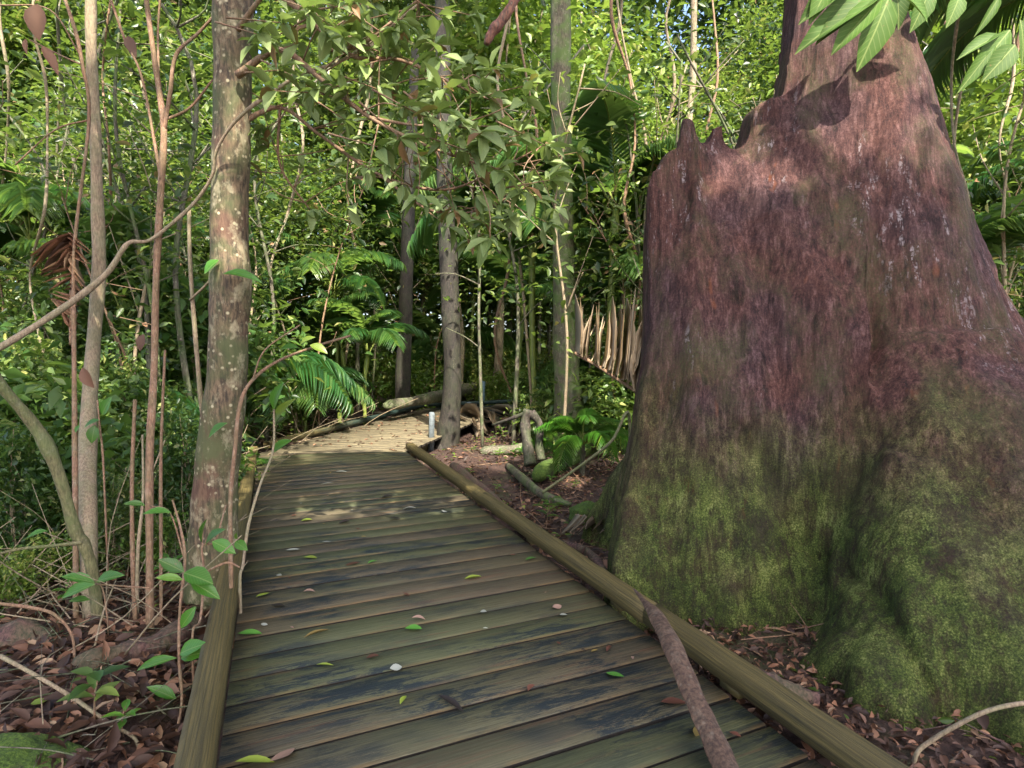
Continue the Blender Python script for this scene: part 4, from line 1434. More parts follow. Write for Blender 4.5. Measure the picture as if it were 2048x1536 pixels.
YB = 3.52
leafy_branch("overhanging_branch", [(2260, -520, 3.6, 16), (2050, -300, 3.6, 13), (1880, -110, YB, 10), (1775, -20, YB, 7)],
             [((1772, -14), (1602, 70), YB, .3, .6), ((1760, -15), (1640, 60), YB, .33, .75), ((1765, -5), (1672, 86), YB - .03, .36, .8), ((1778, -5), (1728, 124), YB, .42, .75),
              ((1720, -60), (1608, 22), YB, .36, .7), ((1785, -20), (1870, 26), YB, .36, .5), ((1680, -70), (1625, 30), YB, .36, .9), ((1790, -30), (1808, 46), YB + .1, .4, .3)],
             "branch of long glossy leaves hanging in front of the giant trunk at the top", .2, 5, M['leaf_hang'])
leafy_branch("overhanging_branch", [(2200, -300, 3.6, 14), (2080, 0, 3.6, 10), (2040, 70, 3.6, 8), (2034, 110, 3.6, 5)],
             [((2020, 60), (1940, 160), 3.5, .32, .7), ((2030, 90), (1978, 150), 3.45, .5, .8), ((2000, 70), (1925, 100), 3.5, .28, .6), ((2040, 40), (2060, 120), 3.5, .4, .8), ((1990, 90), (1930, 170), 3.5, .28, .7),
              ((1860, -20), (1832, 52), 3.7, .45, .6), ((1920, -10), (1902, 44), 3.7, .5, .85), ((2000, -10), (1962, 60), 3.8, .2, .5)],
             "leafy twig hanging at the upper right corner of the photo", .2, 6, M['leaf_hang'])
o = stem("broken_branch", [(1060, -60, 4.0, 18), (1030, 0, 4.0, 18), (1005, 40, 4.0, 20), (985, 62, 4.0, 19), (972, 88, 4.0, 13)], M['broken_red'],
         "reddish broken branch end hanging from above at the top centre", "branch", ground=False, bump=.14)

# ================================================================== dead fronds
def comb(name, spine, tips, label, wpx, mat, extra=None):
    """dead frond: traced spine and traced leaflets (base t along spine -> tip pixel)"""
    a = P(*spine[0][:3])
    root = empty(name, tuple(a), 0, label, "palm frond")
    mb = stem(name, spine, None, None, None, ground=False, build=False, mb=MB())
    o = mb.build("rachis", M['stem_tan'], root, smooth=True); reparent(o, root)
    W_ = smoothpath([P(*s_[:3]) for s_ in spine], 8)
    lb = MB(); g = np.random.default_rng(3)
    for t, e, Yd in tips:
        A = W_[min(len(W_) - 1, int(t * (len(W_) - 1)))]
        B = P(e[0], e[1], Yd)
        X_ = B - A; l = np.linalg.norm(X_)
        scatter(lb, BLADEU, A, X_, np.array([g.normal() * .4, -1, .2]), l, wpx * Yd / FPX, g.random())
    o = lb.build("leaflets", mat, root, smooth=True); reparent(o, root)


g = random.Random(4)
comb("dead_palm_frond", [(1150, 706, 6.4, 7), (1200, 735, 6.3, 7), (1245, 765, 6.2, 8), (1300, 800, 6.1, 9)],
     [(t, (1154 + t * 150 + g.uniform(-4, 4) + t * 6, 598 + 16 * math.sin(t * 7) + g.uniform(-14, 26)), 6.5) for t in np.linspace(0, 1, 21)] +
     [(t, (1150 + t * 150 + 26, 640 + g.uniform(-20, 30)), 6.55) for t in np.linspace(.1, 1, 8)],
     "dead palm frond with pale upright leaflets like a comb, left of the giant trunk", 3.3, M['dead_frond'])
comb("dead_palm_frond", [(940, 850, 10.9, 5), (985, 842, 11.3, 5), (1030, 832, 11.7, 6), (1062, 824, 12.0, 6)],
     [(t, (905 + t * 110 + 50, 874 + g.uniform(-6, 12) - t * 14), 10.0) for t in np.linspace(0, .9, 14)] +
     [(t, (925 + t * 110 - 30, 826 - t * 14 + g.uniform(-3, 4)), 12.6) for t in np.linspace(.05, .95, 13)],
     "fallen dead palm frond with tan leaflets lying on the ground past the inner bend", 3.4, M['dead_frond'])
comb("dead_palm_frond", [(1150, 1030, 4.6, 5), (1200, 1040, 4.55, 5), (1225, 1045, 4.5, 5)],
     [(t, (1115 + t * 90 + 10, 1062 + g.uniform(-5, 5)), 4.3) for t in np.linspace(0, 1, 7)],
     "small piece of dead frond beside the mossy stone near the giant trunk", 6, M['dead_frond'])
comb("dead_palm_frond", [(146, 470, 3.9, 9), (150, 520, 3.85, 12), (146, 600, 3.8, 13), (143, 690, 3.7, 8)],
     [(t, (146 - 12 - 75 * abs(math.sin(t * 9 + 1)) * (1 - t * .8) + g.uniform(-8, 4), 500 + t * 120 + g.uniform(-6, 40) * (1 - t)), 3.75) for t in np.linspace(0, .9, 26)] +
     [(t, (146 + 30 * (1 - t) + g.uniform(0, 8), 490 + t * 160 + g.uniform(-6, 30)), 3.75) for t in np.linspace(0, .95, 16)],
     "withered pinkish-brown frond hanging on the thin stem at the left", 5, M['dead_leaf'])

# dry frond sheath lying over the right kerb
sh = []
for (px, py, z, wp) in ((1268, 1178, .16, 5), (1290, 1203, .19, 16), (1310, 1226, .2, 34), (1345, 1290, .19, 46), (1385, 1385, .12, 48), (1420, 1460, .075, 54), (1460, 1550, .04, 62), (1500, 1640, .03, 60)):
    q = G(px, py, z); sh.append([*q, wp / 2 * q[1] / FPX])
W_ = smoothpath(sh, 6)
mb = MB()
# a split sheath: half-open trough
T_ = norm(np.gradient(W_[:, :3], axis=0)); sd = norm(np.cross(T_, [0, 0, 1.0])); upv = np.cross(sd, T_)
prof = np.linspace(-1.25, 1.25, 9)
V = []
for sgn in (1, .78):
    for q in range(len(W_)):
        for a in prof:
            ed = 1 + .05 * math.sin(q * 1.3 + a * 2)
            V.append(W_[q, :3] + sd[q] * math.sin(a) * W_[q, 3] * ed + upv[q] * (math.cos(a) * W_[q, 3] * .8 * sgn - W_[q, 3] * .35))
m_ = len(W_); n_ = 9
i, j = np.meshgrid(np.arange(m_ - 1), np.arange(n_ - 1), indexing='ij'); i = i.ravel(); j = j.ravel()
F1 = np.stack([i * n_ + j, i * n_ + j + 1, (i + 1) * n_ + j + 1, (i + 1) * n_ + j], 1)
F2 = F1[:, ::-1] + m_ * n_
ed = []
for q in range(m_ - 1):
    for jj in (0, n_ - 1):
        a = q * n_ + jj; b = (q + 1) * n_ + jj; ed.append([a, b, b + m_ * n_, a + m_ * n_])
mb.add(V, [F1, F2, np.array(ed)])
o = mb.build("palm_sheath", M['fibre'], smooth=True)
tag(o, "dry brown pointed palm sheath lying across the right kerb onto the deck", "palm sheath")
stem("curved_cane", [(2120, 1400, 1.95, 9), (2048, 1406, 1.95, 9), (1980, 1420, 1.95, 9), (1920, 1447, 1.97, 9), (1860, 1483, 2.0, 9), (1832, 1510, 2.0, 9), (1824, 1560, 2.0, 9), (1822, 1640, 2.0, 9)],
     M['stem_pale'], "smooth tan cane arching out of the ground at the lower right corner", "cane", bump=.02)
stem("fallen_stick", [(0, 1312, 2.35, 9), (70, 1350, 2.3, 8), (150, 1398, 2.25, 8), (220, 1448, 2.2, 8), (270, 1478, 2.15, 7), (285, 1530, 2.1, 6)], M['stem_pale'],
     "long thin stick slanting across the leaf litter at the lower left", "stick")
stem("fallen_stick", [(-20, 1205, 2.6, 7), (60, 1215, 2.6, 7), (110, 1230, 2.6, 6), (145, 1275, 2.6, 5)], M['stem_tan'], "short bent twig at the left edge above the long slanting stick", "stick")
stem("fallen_stick", [(1085, 985, 5.0, 6), (1170, 925, 5.2, 6), (1225, 880, 5.4, 6), (1258, 830, 5.6, 6)], M['stem_olive'], "thin stick leaning against the giant trunk's left foot", "stick")

# ================================================================== logs, rocks, roots
def lump(name, c, r3, mat, label, cat, seed=0, rough=.25):
    g = np.random.default_rng(seed)
    bm_ = bmesh.new(); bmesh.ops.create_icosphere(bm_, subdivisions=4, radius=1)
    for v in bm_.verts:
        p = v.co.normalized()
        d = 1 + rough * mn.noise(p * 1.7 + Vector((seed, 0, 0))) + rough * .4 * mn.noise(p * 5 + Vector((0, seed, 0))) + rough * .15 * mn.noise(p * 14)
        v.co = Vector((p.x * r3[0] * d, p.y * r3[1] * d, p.z * r3[2] * d))
    me_ = bpy.data.meshes.new(name); bm_.to_mesh(me_); bm_.free()
    me_.materials.append(mat)
    for p_ in me_.polygons: p_.use_smooth = True
    o = link(name, me_, loc=tuple(c))
    return tag(o, label, cat)


c = G(60, 1520, -.12); lump("mossy_rock", (c[0] - .08, c[1] - .02, -.17), (.27, .13, .12), M['moss'], "moss-covered rock at the lower left corner", "rock", 1)
c = G(230, 1560, -.12); lump("mossy_rock", (c[0], c[1] - .02, -.19), (.13, .09, .08), M['moss'], "small half-buried mossy rock right of the larger mossy rock", "rock", 2)
c = G(1170, 1030, -.12); lump("mossy_rock", (c[0], c[1], -.13), (.15, .13, .12), M['moss'], "mossy stone on the ground between the right kerb and giant trunk", "rock", 3)


def log(pts, mat, label, name="fallen_log", cat="log"):
    """pts: px, py, width px ; centre height resolved on the ground"""
    W_ = []
    for px, py, wp, z in pts:
        q = G(px, py, z); W_.append([*q, wp / 2 * q[1] / FPX])
    W_ = smoothpath(W_, 8)
    mb = MB(); W_[0, 3] *= .6; W_[-1, 3] *= .6; tube(mb, W_[:, :3], W_[:, 3], 16, bump=.16, seed=int(pts[0][0]))
    return tag(mb.build(name, mat, smooth=True), label, cat)


log([(1072, 952, 34, -.09), (1120, 925, 34, -.08), (1180, 895, 30, -.08), (1230, 868, 22, -.08)], M['moss'], "rotting log with a bright mossy top left of the giant trunk")
log([(-60, 1300, 90, -.14), (40, 1285, 80, -.13), (110, 1290, 50, -.14)], M['bark_slab'], "dark rotting log end at the left edge in shade")
log([(140, 1350, 60, -.12), (240, 1315, 60, -.12), (330, 1285, 54, -.12), (400, 1240, 44, -.12)], M['bark_slab'], "dark reddish root running to the base of the foreground trunk", "surface_root", "root")
log([(320, 822, 26, .1), (360, 823, 26, .1), (392, 826, 24, .1)], M['bark_dark'], "short blackish log lying behind the tan forked stem")
log([(195, 985, 90, 0.0), (240, 960, 95, .02), (290, 950, 70, .0)], M['bark_slab'], "dark hollow-looking log behind the reddish shoots")
log([(770, 812, 20, .3), (840, 800, 22, .3), (930, 780, 22, .3), (1000, 768, 18, .3)], M['bark_grey'], "grey fallen log beyond the boardwalk bend")
log([(960, 905, 24, -.1), (1040, 898, 22, -.08), (1110, 880, 18, -.06)], M['bark_grey'], "thin dark fallen branch behind the forked stump")
# forked pinkish stump
sm_ = MB()
for l_ in ([(1058, 820, 7.0, 20), (1050, 850, 7.0, 22), (1055, 890, 6.9, 20), (1062, 930, 6.8, 26)], [(1062, 825, 7.0, 18), (1080, 850, 7.0, 16), (1078, 890, 6.95, 16), (1082, 920, 6.9, 20)], [(985, 850, 7.3, 5), (1020, 838, 7.1, 7), (1052, 826, 7.0, 10)]):
    stem("forked_stump", l_, None, None, None, ground=False, mb=sm_, build=False, bump=.12)
tag(sm_.build("forked_stump", M['bark_dark'], smooth=True), "pinkish two-legged forked stump between the fallen frond and the giant trunk", "stump")
# fibrous bark slabs along the right kerb
for q, (px, py, ln, wd, rz, lab) in enumerate(((1480, 1345, .55, .10, -52, "dark curled bark slab beside the right kerb below the giant trunk"),
                                          (1640, 1450, .75, .11, -48, "long reddish fibrous bark strip lying along the near right kerb"),
                                          (1545, 1360, .35, .12, -20, "short purple-brown bark slab against the giant trunk foot"),
                                          (1440, 1300, .4, .07, -58, "narrow dark bark splinter by the tip of the dry sheath"),
                                          (1960, 1290, .3, .16, 30, "peeling purple bark flake low on the right root"))):
    mb = MB()
    nn = 14
    V = []
    gg = np.random.default_rng(q)
    for lay in (0, .016):
        for a in range(nn + 1):
            t = a / nn
            for b in range(6):
                s_ = b / 5 - .5
                w_ = wd * (1 - .5 * abs(t - .5) * 2) * (1 + .1 * gg.normal())
                V.append([(t - .5) * ln, s_ * w_, .05 * math.cos(s_ * 2.6) + .02 * math.sin(t * 5) + lay + .004 * gg.normal()])
    F = []
    for a in range(nn):
        for b in range(5):
            p0 = a * 6 + b
            F.append([p0, p0 + 6, p0 + 7, p0 + 1]); o_ = (nn + 1) * 6
            F.append([p0 + o_, p0 + 1 + o_, p0 + 7 + o_, p0 + 6 + o_])
    mb.add(V, np.array(F))
    c = G(px, py, -.08)
    zz = gzf(c[0], c[1])
    o = mb.build("fallen_bark", M['bark_slab'] if q != 1 else M['fibre'], smooth=True, loc=(c[0], c[1], max(zz, -.14) + (.01 if q < 4 else .06)))
    o.rotation_euler = (R(8), R(4), R(rz)); tag(o, lab, "bark")

# ================================================================== leaves on the deck
DL = [
    (525, 1190, .075, 'y', 60, "yellow-green folded leaf on the deck close to the left kerb"),
    (613, 1041, .075, 'y', 20, "pale green leaf on the middle of the shaded deck"),
    (620, 1116, .09, 'y', -15, "long yellow-green leaf below the pale green one on the deck"),
    (704, 1129, .09, 'b', 10, "curled reddish-brown leaf in the middle of the deck"),
    (745, 1125, .06, 'g', 40, "small dull green leaf right of the curled reddish leaf"),
    (774, 994, .09, 'd', 15, "dark curled leaf on the teal far boards of the deck"),
    (790, 1037, .09, 'd', -10, "dark leaf below the other dark curled leaf on the deck"),
    (819, 1018, .10, 'w', 5, "whitish slender leaf on the far boards"),
    (689, 1045, .08, 'd', 30, "dark brown leaf left of the centre of the far boards"),
    (683, 944, .11, 'w', 0, "pale leaf near the far end of the shaded deck"),
    (655, 968, .12, 'w', 30, "whitish twig-like leaf below the pale leaf at the far end of the deck"),
    (1062, 1118, .085, 'g', 40, "bright green curled leaf against the right kerb"),
    (946, 1156, .09, 'y', 15, "olive yellow leaf lying along a board near the right kerb"),
    (837, 1238, .06, 'p', 0, "pinkish leaf in the centre of the near deck"),
    (827, 1258, .075, 'g', -5, "narrow green leaf just below the pinkish leaf"),
    (967, 1224, .03, 'w', 0, "tiny white petal right of centre on the deck"),
    (1114, 1213, .045, 'p', 20, "pinkish-white petal near the right kerb, upper of two"),
    (1127, 1230, .035, 'w', 0, "round white petal near the right kerb, lower of two"),
    (792, 1336, .045, 'w', 20, "small white scrap on a dark board of the near deck"),
    (806, 1401, .055, 'y', 80, "small yellow leaf on the near deck"),
    (1230, 1350, .07, 'g', -30, "green leaf on the near deck right of centre"),
    (1218, 1298, .05, 'b', 60, "ochre leaf on the near deck above the green leaf"),
    (565, 1510, .08, 'p', 55, "tan broad leaf at the bottom edge of the photo"),
    (510, 1525, .11, 'y', 5, "lime green leaf at the bottom edge left of the tan leaf"),
    (1348, 1406, .09, 'b', 0, "reddish-brown leaf left of the dry palm sheath"),
    (1393, 1462, .07, 'o', 70, "ochre yellow leaf just left of the sheath"),
    (653, 1084, .06, 'w', 0, "thin silvery leaf above the reddish curled leaf"),
    (586, 1100, .08, 'w', 10, "silvery leaf near the left kerb"),
    (618, 1184, .06, 'p', 0, "pink-brown leaf beside the yellow-green folded leaf"),
    (556, 1212, .07, 'd', -10, "dark leaf scrap close to the left kerb"),
    (529, 1249, .03, 'w', 0, "tiny white petal close to the left kerb"),
    (558, 1151, .03, 'w', 0, "tiny white petal above the yellow-green folded leaf"),
    (650, 1331, .08, 'y', -20, "yellow-green slender leaf on the near left deck"),
    (634, 1268, .12, 'o', 50, "thin ochre grass-like leaf on the near left deck"),
    (500, 1268, .10, 'g', 0, "dull green broad leaf pressed flat beside the left kerb"),
    (745, 1315, .05, 'b', 10, "small brown scrap in the centre of the near deck"),
    (900, 1408, .14, 'd', -45, "dark forked twig-like leaf on the near deck"),
]
leafcols = {'y': ((.34, .42, .05),), 'g': ((.09, .26, .03),), 'b': ((.17, .06, .035),), 'd': ((.035, .022, .016),), 'w': ((.5, .5, .42),), 'p': ((.45, .27, .2),), 'o': ((.42, .28, .08),)}
for k_, c_ in leafcols.items():
    M['dl_' + k_] = leaf_mat("deck_leaf_" + k_, [(0, tuple(x * .8 for x in c_[0])), (1, c_[0])], rough=.5, trans=.1, hue=0, tcol=c_[0])


def deck_leaf(x, y, z, l, colk, ang, label, gidx, wr=None, group=None):
    g_ = np.random.default_rng(gidx)
    mb = MB()
    tm = (LEAFN[0].copy(), LEAFN[1])
    tm[0][:, 2] = .10 * np.sin(tm[0][:, 0] * PI) * g_.uniform(-.1, .35) + abs(tm[0][:, 1]) * g_.uniform(.02, .3)
    tm[0][:, 1] += .25 * np.sin(tm[0][:, 0] * 3) * g_.uniform(-1, 1)
    scatter(mb, tm, np.array([[-l / 2, 0, 0]]), np.array([1, 0, 0.]), np.array([0, 0, 1.]), l, l * (wr or g_.uniform(.35, .55)), g_.random())
    o = mb.build("fallen_leaf", M['dl_' + colk], smooth=True, loc=(x, y, z)); o.rotation_euler = (g_.normal(0, .08), g_.normal(0, .08), R(ang))
    return tag(o, label, "leaf", group)


for q, (px, py, l, ck, ang, lab) in enumerate(DL):
    c = G(px, py, .006)
    wr = .9 if l < .05 else (.18 if 'thin' in lab or 'slender' in lab or 'twig' in lab else None)
    deck_leaf(c[0], c[1], .008, l * 1.1, ck, ang, lab, q, wr, "fallen leaves on the boardwalk")
g = random.Random(9)
for q in range(46):
    t = g.uniform(1.2, 9.8)
    c = R_start + D1 * (t + .3) - N1 * g.uniform(.08, wid - .08)
    deck_leaf(c[0], c[1], .007, g.uniform(.02, .05), g.choice('bdbopw'), g.uniform(0, 360), "tiny leaf scrap lying on the shaded boardwalk boards", 100 + q, None, "leaf scraps on the boardwalk")

# ================================================================== litter (stuff)
def litter(n_, xr, yr, seed, L, name, mat, label, keep=None, zoff=.012, deck=False):
    g = np.random.default_rng(seed)
    x = g.uniform(xr[0], xr[1], n_); y = g.uniform(yr[0], yr[1], n_)
    d = path_dist(x, y)
    k_ = (d > .16) if not deck else (d < -.05)
    if keep is not None: k_ &= keep(x, y)
    x = x[k_]; y = y[k_]; n2 = len(x)
    z = gz(x, y) + g.uniform(0, .03, n2) + zoff if not deck else np.full(n2, .01)
    mb = MB()
    X_ = randdir(n2, g, .3); N_ = g.normal(size=(n2, 3)) * (.5 if not deck else .15) + [0, 0, 1]
    if deck: X_[:, 2] *= .1
    l = g.uniform(L[0], L[1], n2)
    scatter(mb, LEAFM, np.stack([x, y, z], 1), X_, N_, l, l * g.uniform(.3, .55, n2), g.random(n2) ** 2.4)
    o = mb.build(name, mat); tag(o, label, "leaf litter", kind="stuff")


litter(7000, (-3.5, -.8), (1.5, 4.6), 8, (.03, .11), "leaf_litter", M['dead_leaf'], "large brown and reddish fallen leaves left of the boardwalk")
litter(13000, (-6, 5), (1.2, 12), 1, (.03, .09), "leaf_litter", M['dead_leaf'], "brown fallen leaves covering the forest floor")
litter(5200, (.1, 3.4), (1.6, 7.5), 7, (.02, .075), "leaf_litter", M['dead_leaf'], "reddish-brown litter packed between the right kerb and the giant trunk")
litter(2600, (.75, 2.3), (1.5, 3.2), 17, (.015, .055), "debris", M['dead_leaf'], "broken bark and leaf debris at the mossy foot of the giant trunk")
litter(700, (-3.6, 1.5), (7.2, 12.5), 3, (.03, .09), "deck_litter", M['dead_leaf'], "brown leaf litter scattered over the sunlit bend of the walk", deck=True, keep=lambda x, y: y + x * .4 > 7.0)
litter(1500, (-5, 4), (1.4, 11), 2, (.03, .07), "green_litter", M['leaf_bright'], "small green leaves lying among the brown litter")


def twigs(n_, seed, region, name, label, mat, lr=(.12, .6), rr=(.0015, .005), tilt=.35):
    g = np.random.default_rng(seed)
    mb = MB()
    c_ = 0
    while c_ < n_:
        x, y = region(g)
        if float(path_dist(np.array([x]), np.array([y]))[0]) < .18: continue
        if math.hypot(x - 2.3, (y - 4.0) * 1.2) < 1.3: continue
        c_ += 1
        L = g.uniform(*lr); a = g.uniform(0, 6.28)
        d = np.array([math.cos(a), math.sin(a), abs(g.normal(0, tilt))]); d /= np.linalg.norm(d)
        b = np.array([x, y, gzf(x, y) + .01])
        p = smoothpath([b, b + d * L * .5 + g.normal(0, .04 * L, 3), b + d * L], 3)
        r_ = g.uniform(*rr)
        tube(mb, p, np.linspace(r_, r_ * .5, len(p)), 4, val=g.random())
    tag(mb.build(name, mat, smooth=True), label, "twigs", kind="stuff")


twigs(650, 1, lambda g: (g.uniform(-4.2, -.9), g.uniform(1.7, 7.5)), "fallen_twigs", "tangle of pale twigs on the floor at the left", M['bark_grey'], (.12, .7), (.0015, .005), .3)
twigs(260, 11, lambda g: (g.uniform(-4.2, -1.3), g.uniform(2.6, 6.5)), "fallen_twigs", "pale dead twigs propped among the stems at the left", M['stem_pale'], (.3, 1.0), (.002, .006), .9)
twigs(420, 2, lambda g: (g.uniform(-.6, 2.2), g.uniform(2.6, 9.5)), "fallen_twigs", "small broken twigs on the floor right of the boardwalk", M['stem_tan'], (.08, .4), (.0015, .005), .25)
def foot_region(g):
    while True:
        x, y = g.uniform(.75, 2.0), g.uniform(1.6, 3.1)
        if math.hypot(x - 2.3, (y - 4.0) * 1.2) > 1.32: return x, y
twigs(90, 5, foot_region, "fallen_twigs", "dark splinters and twigs at the mossy foot of the giant trunk", M['bark_slab'], (.05, .22), (.002, .007), .25)
twigs(260, 3, lambda g: (g.uniform(-6, -2.5), g.uniform(5.5, 11)), "brushwood", "grey-brown brushwood heaped beyond the left kerb", M['stem_pale'], (.4, 1.5), (.003, .009), .6)

def seedling_proto(seed, hgt, nleaf, L, mat):
    g = np.random.default_rng(seed)
    root = empty("low_plant")
    sb = MB(); tube(sb, smoothpath([[0, 0, -.04], [.01, .01, hgt * .5], [.02, -.01, hgt]], 4), np.linspace(.004, .002, 9), 5)
    a = sb.build("stem", M['stem_tan'], root, smooth=True)
    kids = [a]
    for q in range(nleaf):
        an = q * 2.4; z = hgt * (.45 + .55 * q / nleaf); lb = MB()
        scatter(lb, LEAFN, np.array([[0, 0, z]]), np.array([math.cos(an), math.sin(an), .35]), np.array([0, 0, 1.]), L * g.uniform(.7, 1.1), L * .42, g.uniform(.1, .7))
        kids.append(lb.build("leaf", mat, root, smooth=True))
    reg(root, *kids)
    return root


lp = [seedling_proto(61, .14, 6, .09, M['leaf_vivid']), seedling_proto(62, .22, 8, .10, M['leaf_under']), seedling_proto(63, .08, 5, .06, M['leaf_vivid'])]
LPL = ["small bright green plant with broad leaves sprouting from the litter", "small leafy plant with dull green leaves on the forest floor", "tiny low seedling with a few green leaves on the forest floor"]
lus = [False] * 3
g = random.Random(31)
cnt = 0
while cnt < 64:
    if cnt % 2: x, y = g.uniform(-4.5, -1.4), g.uniform(2.0, 7.5)
    else: x, y = g.uniform(-1.2, 1.9), g.uniform(3.0, 9.5)
    if not clearpath(x, y, .22) or (x > .45 and y < 5.2): continue
    k_ = g.randrange(3)
    if not lus[k_]: o = lp[k_]; lus[k_] = True
    else: o = copy_tree(lp[k_])
    s = g.uniform(.7, 1.4)
    o.location = (x, y, gzf(x, y)); o.rotation_euler = (R(g.uniform(-8, 8)), R(g.uniform(-8, 8)), g.uniform(0, 6.28)); o.scale = (s, s, s)
    tag(o, LPL[k_], "plant", "low plants on the forest floor"); cnt += 1
for l_, mt, lab in (([(1015, 930, 16, -.1), (1080, 985, 18, -.1), (1140, 1010, 12, -.1)], M['bark_mossy'], "short mossy stick lying towards the mossy stone"),
                    ([(905, 930, 18, -.12), (990, 1000, 20, -.12), (1060, 1075, 14, -.12)], M['bark_slab'], "reddish rotten stick lying parallel to the right kerb"),
                    ([(1120, 1085, 16, -.12), (1180, 1110, 22, -.12), (1215, 1160, 14, -.12)], M['bark_slab'], "reddish root stub where the giant trunk meets the kerb side litter"),
                    ([(20, 950, 20, -.05), (110, 1010, 24, -.05), (230, 1085, 20, -.05)], M['bark_mossy'], "mossy fallen branch behind the olive pole"),
                    ([(0, 1420, 14, -.12), (120, 1395, 16, -.12), (230, 1400, 10, -.12)], M['bark_slab'], "dark rotten stick just above the mossy rock")):
    log(l_, mt, lab, "fallen_branch", "branch")

# thin background stems: many slender poles between the trunks
def pole_proto(seed, H, r, mat):
    g = np.random.default_rng(seed)
    mb = MB()
    pp = smoothpath([[0, 0, -.1], [g.normal(0, .08), g.normal(0, .08), H * .35], [g.normal(0, .2), g.normal(0, .2), H * .7], [g.normal(0, .35), g.normal(0, .35), H]], 6)
    tube(mb, pp, np.linspace(r, r * .45, len(pp)), 7, bump=.1, seed=seed)
    for q in range(11):
        k_ = g.integers(5, len(pp) - 1); e = pp[k_] + g.normal(0, .5, 3) * [1, 1, .6] + [0, 0, .3]
        p2 = smoothpath([pp[k_], (pp[k_] + e) / 2 + g.normal(0, .05, 3), e], 3)
        tube(mb, p2, np.linspace(r * .4, r * .15, len(p2)), 5)
    root = empty("slender_sapling")
    a = mb.build("stem", mat, root, smooth=True)
    # a light tuft of leaves up the stem
    gq = np.random.default_rng(seed + 5)
    n_ = 260
    t = gq.uniform(.35, 1, n_)
    Pn = np.stack([np.interp(t, np.linspace(0, 1, len(pp)), pp[:, q]) for q in range(3)], 1) + gq.normal(size=(n_, 3)) * [.35, .35, .3]
    lb = MB(); l = gq.uniform(.07, .15, n_)
    scatter(lb, LEAFM, Pn, randdir(n_, gq, .5), gq.normal(size=(n_, 3)) * .5 + [0, 0, 1], l, l * .45, np.clip(gq.normal(.5, .25, n_), 0, 1))
    b = lb.build("foliage", M['leaf_mid'], root)
    reg(root, a, b)
    return root


pl = [pole_proto(41, 4.5, .022, M['stem_pale']), pole_proto(42, 5.5, .03, M['bark_grey']), pole_proto(43, 3.6, .016, M['stem_tan']), pole_proto(44, 5, .026, M['bark_mossy'])]
PLL = ["thin pale upright stem with a few leaves in the middle distance", "thin pale grey upright stem in the middle distance", "very thin tan upright stem with a few leaves", "thin mossy upright stem in the middle distance"]
pus = [False] * 4
cnt = 0; tries = 0
while cnt < 105 and tries < 5000:
    tries += 1
    y = rnd.uniform(5.0, 15)
    x = rnd.uniform(-y * .92 - .5, y * .92 + .5)
    if not clearpath(x, y, .35): continue
    if y < 6.5 and x > -1.8: continue
    if math.hypot(x - 2.5, y - 4.2) < 2.4: continue
    k_ = rnd.randrange(4)
    if not pus[k_]: o = pl[k_]; pus[k_] = True
    else: o = copy_tree(pl[k_])
    s = rnd.uniform(.8, 1.2)
    o.location = (x, y, gzf(x, y)); o.rotation_euler = (R(rnd.uniform(-5, 5)), R(rnd.uniform(-5, 5)), rnd.uniform(0, 6.28)); o.scale = (s, s, s)
    tag(o, PLL[k_], "sapling", "slender stems between the trees")
    cnt += 1

# hanging vines ------------------------------------------------------------
VN = [(980, 10), (1040, 12), (1165, 10.5), (1245, 9), (1290, 8), (560, 10), (1330, 10), (1455, 9), (1940, 6.2), (1985, 7), (1870, 7.5), (2025, 8), (90, 6), (245, 6.5), (30, 7), (700, 13)]
for q, (px, Yd) in enumerate(VN):
    g = random.Random(q)
    pts = [(px + g.uniform(-60, 60), -260, Yd, 5)]
    x = pts[0][0]
    for py in range(-100, 900, 130):
        x += g.uniform(-34, 34) + (px - x) * .25
        pts.append((x, py, Yd + g.uniform(-.3, .3), g.uniform(4, 7)))
    stem("hanging_vine", pts, [M['stem_pale'], M['stem_tan'], M['bark_pale']][q % 3], "thin woody vine hanging in loops among the background trees", "vine", group="vines hanging in the background", nseg=5, sides=6)

# ================================================================== unseen canopy trees added behind the camera to shade the near walk
def canopy_mesh(seed, pts_fn, n_, L, mat, name):
    g = np.random.default_rng(seed)
    Pn = pts_fn(g, n_)
    n2 = len(Pn)
    mb = MB()
    l = L * g.uniform(.7, 1.3, n2)
    scatter(mb, LEAF2, Pn, randdir(n2, g, .5), g.normal(size=(n2, 3)) * .4 + [0, 0, 1], l, l * .55, g.random(n2) * .8)
    return mb


def in_shade_zone(Pn):
    """keep canopy leaves only where they shade the near part of the scene (gaps elsewhere are cut to let the sun in)"""
    t = Pn[:, 2] / SUN.z
    gx = Pn[:, 0] - SUN.x * t; gy = Pn[:, 1] - SUN.y * t
    g = np.random.default_rng(len(Pn))
    k_ = (gy < 7.2 - .42 * (gx + 1.0)) & (gy > -6)
    hole = np.sin(gx * 7.1 + 2 * np.sin(gy * 3.3)) * np.sin(gy * 6.3 + 2 * np.sin(gx * 4.1))
    left = (gx < -2.2) & (gy > 4.9)
    k_ &= ~(left & ((hole > -.1) | (g.random(len(Pn)) > .2)))
    k_ &= ~((gx > -2.4) & (gx < -.15) & (gy > 4.35) & (gy < 5.6) & (g.random(len(Pn)) > .04))
    k_ &= ~((gx > .5) & (g.random(len(Pn)) > np.clip((6.3 - gy) / 2.0, 0, 1) ** 3.5))
    return k_


def canopy_pts(cx, cy, cz, rx, rz):
    def f(g, n_):
        c = norm(g.normal(size=(n_, 3))) * (g.random((n_, 1)) ** .33) * [rx, rx, rz] + [cx, cy, cz]
        return c[in_shade_zone(c)]
    return f


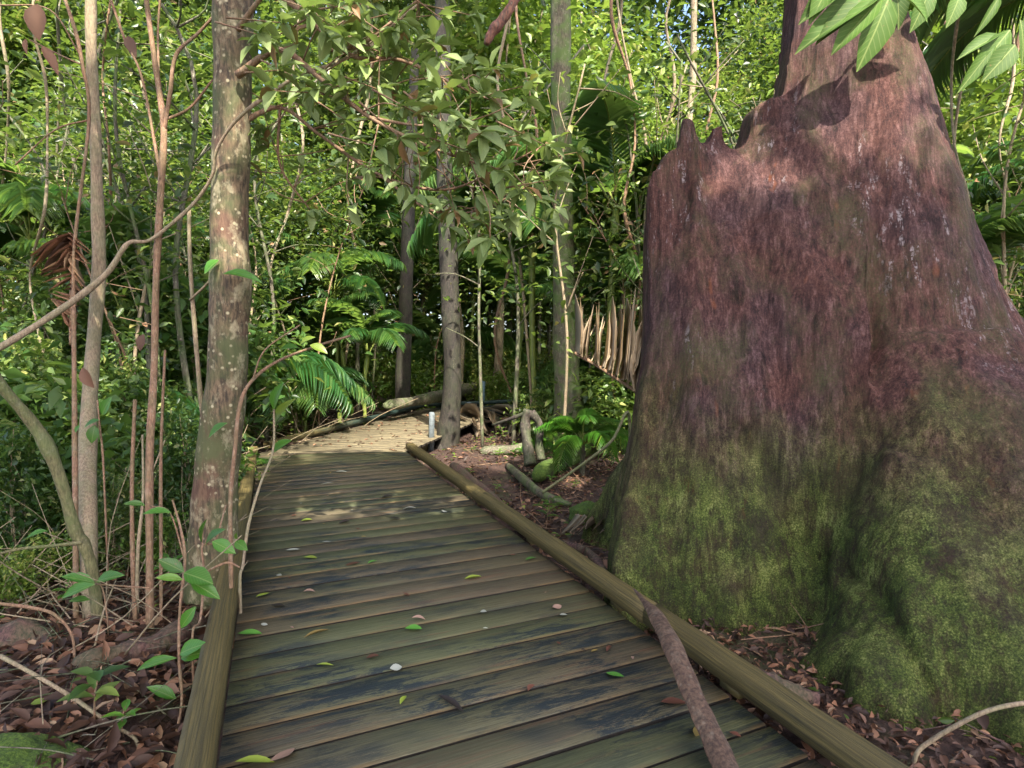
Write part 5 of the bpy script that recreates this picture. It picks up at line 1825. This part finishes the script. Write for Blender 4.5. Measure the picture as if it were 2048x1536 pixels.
for (cx, cy, cz, rx, rz, n_, tx, ty) in ((1.2, -3.2, 9.0, 4.2, 1.6, 17000, 1.8, -6.5), (-3.2, -2.0, 9.5, 4.2, 1.6, 16000, -4.5, -5.0), (4.8, -5.0, 9.5, 4.0, 1.6, 14000, 6.5, -7.0), (-6.5, 1.0, 9.0, 3.6, 1.6, 12000, -8.5, -2.0)):
    root = empty("added_canopy_tree", (tx, ty, gzf(tx, ty)), 0, "unseen tall canopy tree added behind the camera to shade the near walk", "tree", "added shade trees behind the viewpoint")
    mb = MB()
    e = np.array([cx - tx, cy - ty, cz])
    pp = smoothpath([[0, 0, -.2], [.1, .1, 3.5], e * [.4, .4, .75], e], 6)
    tube(mb, pp, np.linspace(.24, .09, len(pp)), 12, bump=.06)
    gq = np.random.default_rng(int(abs(cx) * 10))
    for q in range(10):
        a = gq.uniform(0, 6.28); e2 = e + [math.cos(a) * rx * .75, math.sin(a) * rx * .75, gq.uniform(-.5, .8)]
        k_ = gq.integers(len(pp) // 2, len(pp))
        p2 = smoothpath([pp[k_ - 1], (pp[k_ - 1] + e2) / 2 + [0, 0, .3], e2], 4)
        tube(mb, p2, np.linspace(.06, .015, len(p2)), 6)
    mb.build("trunk", M['bark_grey'], root, smooth=True)
    cm = canopy_mesh(int(abs(cx) * 10) + 1, canopy_pts(cx, cy, cz, rx, rz), n_, .34, M['leaf_mid'], "crown")
    o = cm.build("crown", M['leaf_mid'], root); reparent(o, root)

# crown of the giant
mbc, cl = crown(900, 2.6, 1.6, 90, 60, .22)
mbt = MB()
for e in cl[:16]:
    a = np.array([-.07, .2, 12.4]); e2 = e + [-.1, .3, 15.0]
    p2 = smoothpath([a, (a + e2) / 2 + [0, 0, .3], e2], 4)
    tube(mbt, p2, np.linspace(.09, .02, len(p2)), 6)
mbt.build("limb", M['bark_grey'], gt, smooth=True)
o = mbc.build("crown", M['leaf_dark'], gt); o.location = (-.1, .3, 15.0)

# drop prototypes that were never placed
for lst, us in ((protos, used), (sprotos, sused), (pprotos, pused), (pl, pus)):
    for o, u in zip(lst, us):
        if not u:
            for ch in KIDS.get(o.name, []): bpy.data.objects.remove(ch)
            bpy.data.objects.remove(o)
